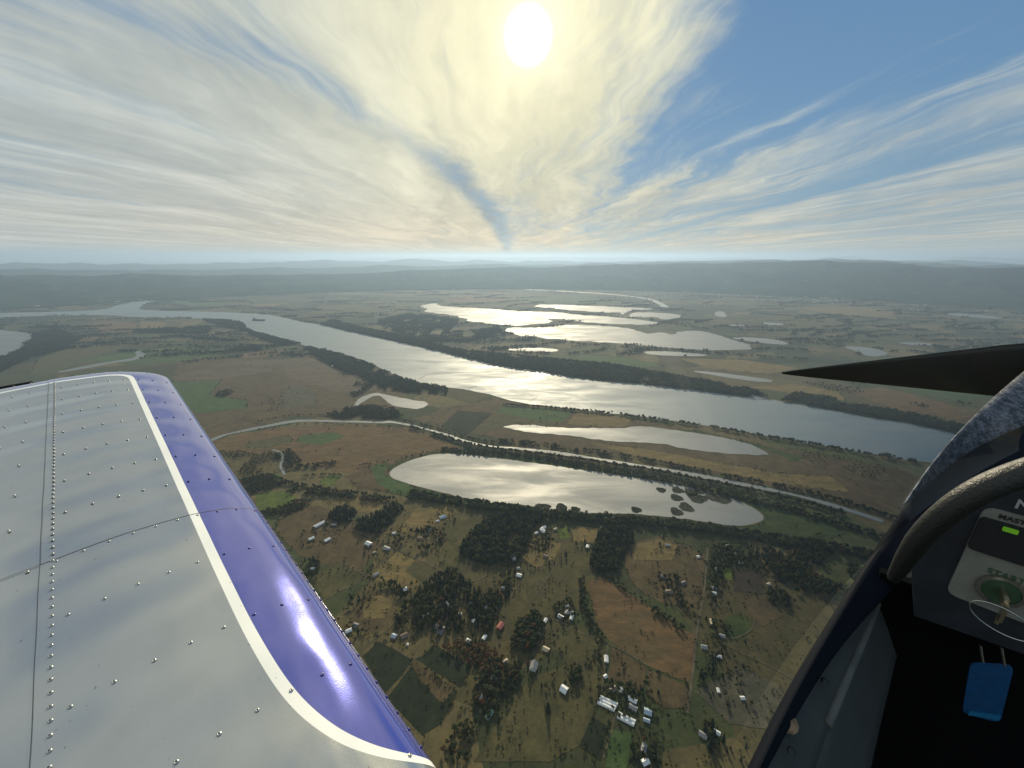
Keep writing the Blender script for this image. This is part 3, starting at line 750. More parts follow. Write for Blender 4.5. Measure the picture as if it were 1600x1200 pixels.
# ---- woods beyond the villages
WOODS = [   # kind, pixels, width (0 = area), spacing, conifer share, lowest, highest, gaps
    ('B', [(640, 668), (690, 682), (735, 697), (800, 706), (880, 715), (960, 727), (1060, 743), (1160, 764), (1240, 782), (1320, 804)], 14, 6, 0.05, 8, 16, 0.08),
    ('B', [(640, 775), (700, 783), (760, 793), (800, 796), (860, 806), (930, 812), (1000, 816), (1080, 824), (1150, 834), (1210, 846), (1300, 856), (1400, 880)], 34, 6.5, 0.1, 9, 19, 0),
    ('B', [(690, 703), (720, 706), (800, 711), (870, 721), (950, 736), (1020, 747), (1090, 761), (1150, 776), (1230, 796), (1320, 820), (1400, 850)], 26, 6.5, 0.05, 7, 15, 0),
    ('B', [(780, 688), (880, 699), (960, 711), (1030, 724), (1090, 735), (1165, 750), (1240, 764), (1330, 788), (1400, 812)], 22, 7, 0.05, 7, 14, 0.3),
    ('B', [(880, 640), (940, 645), (1000, 653), (1060, 661), (1130, 672), (1200, 684), (1260, 694), (1330, 707), (1420, 720), (1500, 736)], 20, 9, 0.1, 8, 18, 0.25),
    ('B', [(787, 633), (850, 637), (895, 641)], 9, 6, 0.2, 9, 15, 0),
    ('A', [(470, 541), (530, 553), (575, 568), (630, 593), (700, 608), (698, 616), (640, 613), (600, 608), (570, 592), (530, 578), (490, 556)], 0, 9, 0.1, 9, 22, 0.25),
    ('A', [(512, 648), (540, 638), (580, 634), (615, 638), (630, 651), (600, 656), (530, 655)], 0, 8, 0.05, 8, 16, 0.1),
    ('B', [(400, 660), (460, 648), (520, 650)], 10, 8, 0, 5, 11, 0.2),
    ('B', [(614, 655), (658, 664), (699, 675), (740, 688), (790, 693), (880, 703), (980, 718)], 9, 6, 0, 6, 12, 0.2),
    ('B', [(400, 672), (470, 662), (560, 664), (640, 672), (700, 690)], 16, 17, 0, 6, 12, 0.2),
    ('A', [(500, 508), (540, 518), (610, 533), (680, 548), (740, 563), (800, 577), (880, 588), (1040, 606), (1160, 622), (1200, 624), (1180, 612), (1040, 585), (950, 570), (860, 562), (760, 552), (700, 545), (640, 527), (560, 512), (520, 500)], 0, 12, 0.05, 14, 27, 0.05),
    ('A', [(590, 500), (640, 490), (680, 494), (720, 500), (700, 520), (780, 512), (790, 525), (720, 535), (650, 528), (600, 515)], 0, 15, 0.0, 12, 22, 0.3),
    ('B', [(640, 536), (760, 531), (860, 534), (960, 543), (1060, 549), (1160, 556), (1260, 562)], 40, 15, 0.0, 10, 20, 0.4),
    ('A', [(1222, 627), (1240, 616), (1290, 622), (1350, 637), (1400, 644), (1450, 655), (1540, 675), (1530, 690), (1480, 674), (1420, 661), (1340, 648)], 0, 11, 0.1, 14, 26, 0.1),
    ('A', [(1250, 600), (1330, 596), (1420, 610), (1380, 622), (1300, 612)], 0, 22, 0.1, 9, 18, 0.5),
    ('A', [(1360, 620), (1450, 618), (1520, 632), (1480, 640), (1400, 634)], 0, 20, 0.1, 9, 18, 0.42),
    ('B', [(35, 491), (100, 490), (170, 490), (215, 494), (300, 498)], 34, 15, 0.1, 14, 25, 0.1),
    ('A', [(208, 516), (330, 511), (326, 522), (214, 521)], 0, 14, 0.2, 12, 24, 0.1),
    ('A', [(315, 499), (380, 502), (390, 516), (470, 538), (440, 541), (400, 527), (375, 516), (340, 508)], 0, 13, 0.1, 14, 25, 0.1),
    ('A', [(52, 522), (90, 514), (128, 530), (100, 547), (50, 560), (0, 584), (-60, 600), (-60, 570), (10, 557), (37, 545), (52, 530)], 0, 13, 0.1, 12, 22, 0.15),
    ('A', [(345, 553), (400, 540), (412, 547), (355, 551)], 0, 12, 0.2, 12, 22, 0),
    ('B', [(285, 567), (340, 561), (390, 556), (435, 551), (475, 558)], 22, 11, 0.2, 10, 20, 0.1),
    ('B', [(118, 537), (170, 530), (250, 536), (350, 536)], 30, 16, 0.2, 10, 18, 0.35),
    ('A', [(480, 560), (530, 562), (560, 580), (540, 590), (500, 575)], 0, 20, 0.2, 8, 16, 0.45),
    ('A', [(335, 617), (352, 609), (368, 613), (350, 622)], 0, 11, 0.1, 8, 15, 0),
    ('A', [(370, 630), (430, 610), (500, 620), (520, 640), (430, 645)], 0, 22, 0, 5, 11, 0.55),
    ('A', [(545, 612), (560, 594), (590, 596), (575, 612), (553, 622)], 0, 10, 0.1, 8, 15, 0.3),
    ('A', [(330, 705), (430, 706), (440, 720), (420, 745), (380, 760), (330, 740)], 0, 8, 0.05, 4, 10, 0.42),
    ('A', [(430, 712), (455, 702), (472, 722), (458, 736), (438, 734)], 0, 8, 0.1, 7, 14, 0.1),
    ('B', [(455, 732), (490, 729), (525, 724)], 20, 7, 0.1, 8, 15, 0),
    ('B', [(470, 745), (510, 742), (535, 744)], 8, 7, 0.1, 7, 12, 0),
    ('A', [(370, 752), (420, 742), (450, 753), (500, 763), (560, 771), (620, 780), (590, 786), (530, 779), (470, 773), (420, 766), (390, 772)], 0, 7, 0.1, 8, 15, 0.12),
    ('A', [(395, 800), (430, 796), (470, 780), (490, 785), (455, 803), (415, 808)], 0, 7, 0.1, 7, 13, 0.1),
    ('B', [(560, 728), (610, 722), (650, 712), (690, 704)], 14, 15, 0, 6, 12, 0.2),
    ('A', [(1190, 860), (1300, 850), (1400, 880), (1330, 930), (1240, 925), (1200, 890)], 0, 8, 0.35, 9, 18, 0.3),
    ('A', [(1060, 715), (1200, 735), (1290, 750), (1280, 770), (1150, 745)], 0, 19, 0, 2.0, 5, 0.35),
    ('A', [(1240, 700), (1330, 715), (1400, 730), (1360, 750), (1270, 728)], 0, 14, 0, 4, 9, 0.45),
]
for kd, px, wd, sp, con, h0, h1, gp in WOODS:
    X, Y = belt(px, wd, sp, gp) if kd == 'B' else fill(px, sp, gp)
    if not len(X): continue
    S = rng.uniform(h0, h1, len(X)); P = np.stack([X, Y, np.full(len(X), GZ)], 1)
    wood_stuff('riverside_wood' if kd == 'B' else 'wood', P, kinds(len(X), con, 0.02), S)
# hedgerows and copses scattered over the far plain
X, Y, S = [], [], []
for i in range(620):
    x0, y0 = rng.uniform(-120, 1720), 446 + 110 * rng.random() ** 1.3
    c = G(x0, y0); a = rng.normal(0.12, 0.35); dist = c.length
    L = dist * rng.uniform(0.03, 0.14); wd = rng.uniform(12, 55); n = int(L * wd / (19 * 13))
    tt = rng.uniform(-0.5, 0.5, n) * L; ww = rng.uniform(-0.5, 0.5, n) * wd + 25 * np.sin(tt / 90.0 + i)
    X.append(c.x + tt * math.cos(a) - ww * math.sin(a)); Y.append(c.y + tt * math.sin(a) + ww * math.cos(a)); S.append(rng.uniform(11, 22, n))
X, Y, S = np.concatenate(X), np.concatenate(Y), np.concatenate(S); k = dry(X, Y)
X, Y, S = X[k], Y[k], S[k]
wood_stuff('far_hedgerows', np.stack([X, Y, np.full(len(X), GZ)], 1), kinds(len(X), 0.1), S)

# hedges and scrub along the field edges, and loose bushes on the pastures
X, Y, S = [], [], []
for k_, px in FIELDS:
    for a, b in zip(px, px[1:] + px[:1]):
        if rng.random() < 0.45: continue
        A_, B_ = G(*a), G(*b); L = (B_ - A_).length; dd = A_.length; n = int(L / (5.0 + dd * 0.0022) * rng.uniform(0.35, 1.1))
        tt = rng.random(n); wv = rng.normal(0, 1.6, n)
        nx_, ny_ = -(B_.y - A_.y) / L, (B_.x - A_.x) / L
        keep = np.array([noise.noise(Vector((A_.x + (B_.x - A_.x) * q, A_.y + (B_.y - A_.y) * q, 0)) / 38.0) > -0.12 for q in tt], bool) if n else np.zeros(0, bool)
        X.append((A_.x + (B_.x - A_.x) * tt + nx_ * wv)[keep]); Y.append((A_.y + (B_.y - A_.y) * tt + ny_ * wv)[keep]); S.append((rng.uniform(2.2, 6.5, n) * (1 + dd * 0.00012))[keep])
for i in range(900):
    c = G(rng.uniform(300, 1400), rng.uniform(570, 1190)); n = rng.integers(1, 5)
    X.append(c.x + rng.normal(0, 9, n)); Y.append(c.y + rng.normal(0, 9, n)); S.append(rng.uniform(1.6, 6.0, n))
X, Y, S = np.concatenate(X), np.concatenate(Y), np.concatenate(S); k = dry(X, Y)
X, Y, S = X[k], Y[k], S[k]
wood_stuff('field_hedges', np.stack([X, Y, np.full(len(X), GZ)], 1), kinds(len(X), 0.02, 0.04), S)

# ---- trees near enough to tell apart: (phrase, kind, pixels, width, spacing, conifers, autumn, lowest, highest, gaps)
GROVES = [
    ('in the thicket by the long white barn', 'A', [(514, 802), (540, 791), (560, 802), (548, 816), (516, 813)], 0, 8, 0.85, 0, 11, 20, 0),
    ('in the grove right of the long barn', 'A', [(560, 815), (590, 802), (620, 786), (630, 796), (604, 822), (590, 836), (557, 830)], 0, 8.5, 0.8, 0, 11, 20, 0),
    ('in the copse below the blue-roofed house', 'A', [(612, 840), (640, 832), (665, 822), (700, 835), (690, 850), (660, 862), (640, 852)], 0, 11, 0.5, 0.12, 7, 16, 0.35),
    ('in the big wood by the near lake', 'A', [(718, 866), (722, 850), (740, 830), (770, 806), (820, 798), (850, 808), (830, 830), (812, 872), (765, 884), (735, 876)], 0, 8.5, 0.6, 0, 11, 21, 0.12),
    ('in the garden by the wing edge', 'A', [(473, 892), (488, 872), (502, 880), (495, 900), (480, 905)], 0, 9, 0.5, 0, 7, 13, 0),
    ('around the farmyard by the curved track', 'A', [(530, 950), (545, 930), (575, 915), (600, 905), (612, 918), (595, 930), (560, 958)], 0, 15, 0.5, 0, 6, 13, 0.35),
    ('around the white house left of the village', 'A', [(600, 930), (610, 905), (640, 925), (665, 930), (655, 945), (630, 940)], 0, 11, 0.7, 0, 8, 16, 0.25),
    ('in the village wood', 'A', [(612, 965), (640, 938), (680, 898), (705, 888), (730, 910), (760, 930), (795, 915), (800, 950), (765, 985), (735, 985), (700, 992), (650, 985), (618, 985)], 0, 10.5, 0.65, 0.03, 9, 19, 0.22),
    ('in the rusty wood above the dark crops', 'A', [(690, 1012), (720, 1000), (760, 1012), (790, 1030), (780, 1060), (745, 1045), (715, 1030)], 0, 8.5, 0.15, 0.7, 6, 12, 0.1),
    ('in the wood below the red barn', 'A', [(745, 1050), (790, 1040), (812, 1030), (818, 1055), (795, 1090), (765, 1125), (740, 1100)], 0, 9.5, 0.4, 0.12, 8, 16, 0.12),
    ('in the square wood right of the red barn', 'A', [(796, 1005), (808, 975), (838, 955), (852, 972), (842, 1000), (830, 1022), (800, 1016)], 0, 8, 0.1, 0.05, 9, 15, 0),
    ('around the white villa', 'A', [(780, 930), (790, 870), (815, 845), (845, 835), (872, 845), (850, 862), (815, 860), (808, 890), (800, 925)], 0, 14, 0.3, 0, 7, 14, 0.3),
    ('in the dense grove below the lake', 'A', [(922, 884), (930, 842), (948, 818), (988, 824), (988, 850), (968, 876), (962, 892), (935, 896)], 0, 8, 0.6, 0, 10, 19, 0),
    ('in the winding hedge by the rust-brown field', 'B', [(908, 905), (910, 930), (915, 955), (928, 985), (944, 1002)], 15, 8.5, 0.1, 0, 6, 12, 0),
    ('in the thin hedge above the rust-brown field', 'B', [(938, 896), (970, 914), (986, 930), (1014, 944)], 8, 9, 0.1, 0, 5, 10, 0.1),
    ('in the hedge by the right farm track', 'B', [(1018, 954), (1040, 962), (1066, 985)], 15, 8, 0.2, 0, 6, 12, 0),
    ('around the tan house by the straight road', 'A', [(1032, 905), (1050, 895), (1092, 915), (1095, 955), (1065, 958), (1048, 925)], 0, 13, 0.3, 0, 6, 13, 0.3),
    ('around the hamlet right of the road', 'A', [(1110, 852), (1160, 848), (1210, 868), (1190, 890), (1140, 884), (1128, 900), (1112, 945), (1106, 915)], 0, 11, 0.4, 0, 7, 15, 0.25),
    ('beside the ruled dark orchard', 'A', [(1196, 920), (1225, 925), (1245, 945), (1225, 952), (1198, 938)], 0, 10, 0.4, 0, 8, 14, 0.2),
    ('in the garden beside the looping drive', 'A', [(1108, 965), (1130, 975), (1138, 1000), (1112, 1060), (1092, 1062), (1096, 1010)], 0, 11, 0.5, 0, 7, 14, 0.28),
    ('around the mid-pasture farmhouse', 'A', [(865, 945), (895, 935), (902, 960), (880, 970), (868, 965)], 0, 11, 0.3, 0, 6, 12, 0.2),
    ('beside the white barn in the olive pasture', 'A', [(884, 1045), (905, 1036), (912, 1062), (892, 1072)], 0, 8.5, 0.2, 0, 8, 14, 0),
    ('around the glasshouses', 'A', [(945, 1075), (985, 1065), (1010, 1080), (1012, 1105), (985, 1095), (950, 1085)], 0, 11, 0.4, 0, 6, 12, 0.3),
    ('in the row by the straight road foot', 'A', [(1050, 1112), (1080, 1108), (1115, 1128), (1135, 1160), (1095, 1175), (1060, 1150)], 0, 13, 0.85, 0, 13, 22, 0.35),
    ('among the sheds at the bottom edge', 'A', [(985, 1165), (1020, 1150), (1035, 1190), (990, 1200)], 0, 11, 0.4, 0, 6, 12, 0.2),
    ('along the lane at the dark bottom corner', 'A', [(690, 1170), (720, 1125), (745, 1130), (730, 1190), (700, 1198)], 0, 9, 0.4, 0.1, 7, 14, 0.1),
]
tree_list = []
for gi_, (ph, kd, px, wd, sp, con, ru, h0, h1, gp) in enumerate(GROVES):
    sp *= 0.74
    X, Y = belt(px, wd, sp, gp) if kd == 'B' else fill(px, sp, gp)
    K = kinds(len(X), con, ru); S = rng.uniform(h0, h1, len(X))
    for x, y, k, s in zip(X, Y, K, S):
        tree_list.append((s / math.sqrt(x * x + y * y + GZ * GZ), x, y, int(k), float(s), gi_))
LONE = [((856, 1110), 6, 22, 'tall thin conifer alone in the olive pasture'), ((844, 656), 3, 14, 'round tree alone in the green riverside field'),
        ((531, 704), 0, 11, 'round tree alone on the rust meadow below the slough'), ((494, 706), 3, 8, 'small tree alone on the rust meadow, with a long shadow'), ((514, 672), 1, 12, 'round tree standing by the green oval patch'),
        ((634, 800), 2, 9, 'bush alone at the corner of the tan field by the lake'), ((748, 860), 5, 14, 'lone conifer at the edge of the olive field by the big wood'), ((858, 882), 5, 16, 'tall conifer beside the farm lane below the villa'), ((884, 868), 6, 17, 'tall conifer at the top of the second farm lane')]
used = {}
def put_tree(x, y, k, s, label, group, cat='tree'):
    nm = 'conifer_tree' if 5 <= k <= 7 else ('autumn_tree' if k >= 8 else 'broadleaf_tree')
    e = empty(nm, (x, y, GZ), random.uniform(0, 6.28)); e.scale = (s * random.uniform(0.9, 1.15), s * random.uniform(0.9, 1.15), s)
    tag(e, label, cat, group)
    link('trunk', TR_C if 5 <= k <= 7 else TR_B, None, e); link('crown', KINDS[k], None, e)
    return e
tree_list.sort(reverse=True)
near = tree_list[:300]
GST = {}
for gi_ in range(len(GROVES)):
    z_ = [r for r in near if r[5] == gi_]
    if z_: GST[gi_] = (np.percentile([r[1] / r[2] for r in z_], [20, 40, 60, 80]), np.percentile([r[2] for r in z_], [33, 67]), np.median([r[4] for r in z_]), len(z_))
for sc_, x, y, k, s, gi_ in near:
    ph = GROVES[gi_][0]; qx, qy, md, n_ = GST[gi_]
    wds = 'dark conifer' if 5 <= k <= 7 else ('rust-red tree' if k >= 8 else 'round green tree')
    if n_ > 3:
        col_ = ('leftmost', 'left-hand', 'middle', 'right-hand', 'rightmost')[int(np.searchsorted(qx, x / y))]
        row_ = ('front', 'centre', 'back')[int(np.searchsorted(qy, y))]
        lb = '%s %s, %s %s, %s' % ('taller' if s > md else 'shorter', wds, col_, row_, ph)
    else: lb = wds + ' ' + ph
    put_tree(x, y, k, s, lb, 'trees ' + ph)
rest = tree_list[300:]
for gi_ in range(len(GROVES)):
    q = [r for r in rest if r[5] == gi_]
    if q: wood_stuff('grove_trees', np.array([(r[1], r[2], GZ) for r in q]), [r[3] for r in q], np.array([r[4] for r in q]))
for (px, k, s, lb) in LONE:
    c = G(*px); put_tree(c.x, c.y, k, s, lb, None)

# ================================================================== BUILDINGS
def roofm(n, c): return mat(n, c, 0.55, noise_s=0.4, noise_a=0.18)
ROOF = {'white': roofm('white_metal_roof', (0.62, 0.63, 0.62)), 'grey': roofm('grey_shingle_roof', (0.22, 0.22, 0.22)), 'dark': roofm('charcoal_roof', (0.075, 0.075, 0.08)), 'red': roofm('red_metal_roof', (0.30, 0.095, 0.07)), 'blue': roofm('pale_blue_metal_roof', (0.30, 0.38, 0.45)), 'brown': roofm('brown_shingle_roof', (0.15, 0.105, 0.075)), 'tan': roofm('tan_roof', (0.40, 0.33, 0.23)), 'green': roofm('green_metal_roof', (0.10, 0.20, 0.14))}
WALL = {'white': mat('white_siding', (0.72, 0.72, 0.69), 0.8, noise_s=0.5, noise_a=0.1), 'tan': mat('tan_siding', (0.40, 0.33, 0.24), 0.8, noise_s=0.5), 'grey': mat('grey_siding', (0.30, 0.31, 0.31), 0.8, noise_s=0.5), 'red': mat('red_siding', (0.30, 0.07, 0.05), 0.8, noise_s=0.5), 'brown': mat('brown_siding', (0.17, 0.12, 0.08), 0.85, noise_s=0.5)}
M_PANE = mat('window_glass', (0.03, 0.04, 0.05), 0.08)
M_DOOR = mat('door_paint', (0.20, 0.14, 0.10), 0.6)
HOUSE_CACHE = {}
def gable(w_, l_, h, rise, over=0.5):
    """walls with gable ends, and a two-slope roof slab with eaves; long side along x"""
    x, y = l_ / 2, w_ / 2
    V = [(-x, -y, 0), (x, -y, 0), (x, y, 0), (-x, y, 0), (-x, -y, h), (x, -y, h), (x, y, h), (-x, y, h), (-x, 0, h + rise), (x, 0, h + rise)]
    F = [(0, 1, 5, 4), (2, 3, 7, 6), (1, 2, 6, 9, 5), (3, 0, 4, 8, 7), (0, 3, 2, 1)]
    k = rise / y; X, Y = x + over, y + over; t_ = 0.22
    RV = [(-X, -Y, h - over * k + .03), (X, -Y, h - over * k + .03), (X, 0, h + rise + .03), (-X, 0, h + rise + .03), (X, Y, h - over * k + .03), (-X, Y, h - over * k + .03)]
    RV += [(a, b, c + t_) for a, b, c in RV]
    RF = [(0, 3, 2, 1), (3, 5, 4, 2), (6, 7, 8, 9), (9, 8, 10, 11), (0, 1, 7, 6), (4, 5, 11, 10), (1, 2, 8, 7), (2, 4, 10, 8), (0, 6, 9, 3), (3, 9, 11, 5)]
    return (V, F), (RV, RF)
def house(px, l_, w_, rot, roof, wall, label, name='house', h=3.2, rise=None, cat='house', group=None, wing=None, chimney=False):
    c = G(*px); e = empty(name, c, R(rot)); tag(e, label, cat, group)
    rise = rise or w_ * 0.26
    key = (l_, w_, h, rise)
    if key not in HOUSE_CACHE:
        a, b = gable(w_, l_, h, rise); HOUSE_CACHE[key] = (mesh('wall', *a), mesh('roof', *b))
    wm, rm = HOUSE_CACHE[key]
    def clone(me, m):
        q = me.copy(); q.materials.append(m); return q
    link('wall', clone(wm, WALL[wall]), None, e); ro = link('roof', clone(rm, ROOF[roof]), None, e)
    if wing:                                          # a second, crossing gable
        lx, wl, ww = wing
        a, b = gable(ww, wl, h * 0.98, ww * 0.26)
        for (q, nm, m) in ((a, 'wall', WALL[wall]), (b, 'roof', ROOF[roof])):
            V = [(-y_ + lx, x_ - wl * 0.35, z_) for x_, y_, z_ in q[0]]
            link(nm, mesh(nm, V, q[1]), m, e)
    n = max(2, int(l_ / 4.5))
    for s in (-1, 1):
        for i in range(n):
            x = -l_ / 2 + l_ * (i + 0.5) / n
            if s < 0 and i == n // 2:
                link('door', mesh('door', *box_v(x - .6, x + .6, s * w_ / 2 - .06, s * w_ / 2 + .06, 0.02, 2.2)), M_DOOR, e)
            else:
                link('window', mesh('window', *box_v(x - .8, x + .8, s * w_ / 2 - .05, s * w_ / 2 + .05, 1.0, 2.3)), M_PANE, e)
    if chimney:
        link('chimney', mesh('chimney', *box_v(l_ * .2, l_ * .2 + .9, -.9, -.1, h + rise * .5, h + rise + 1.2)), mat('brick_chimney', (0.28, 0.12, 0.08), 0.9), ro)
    return e
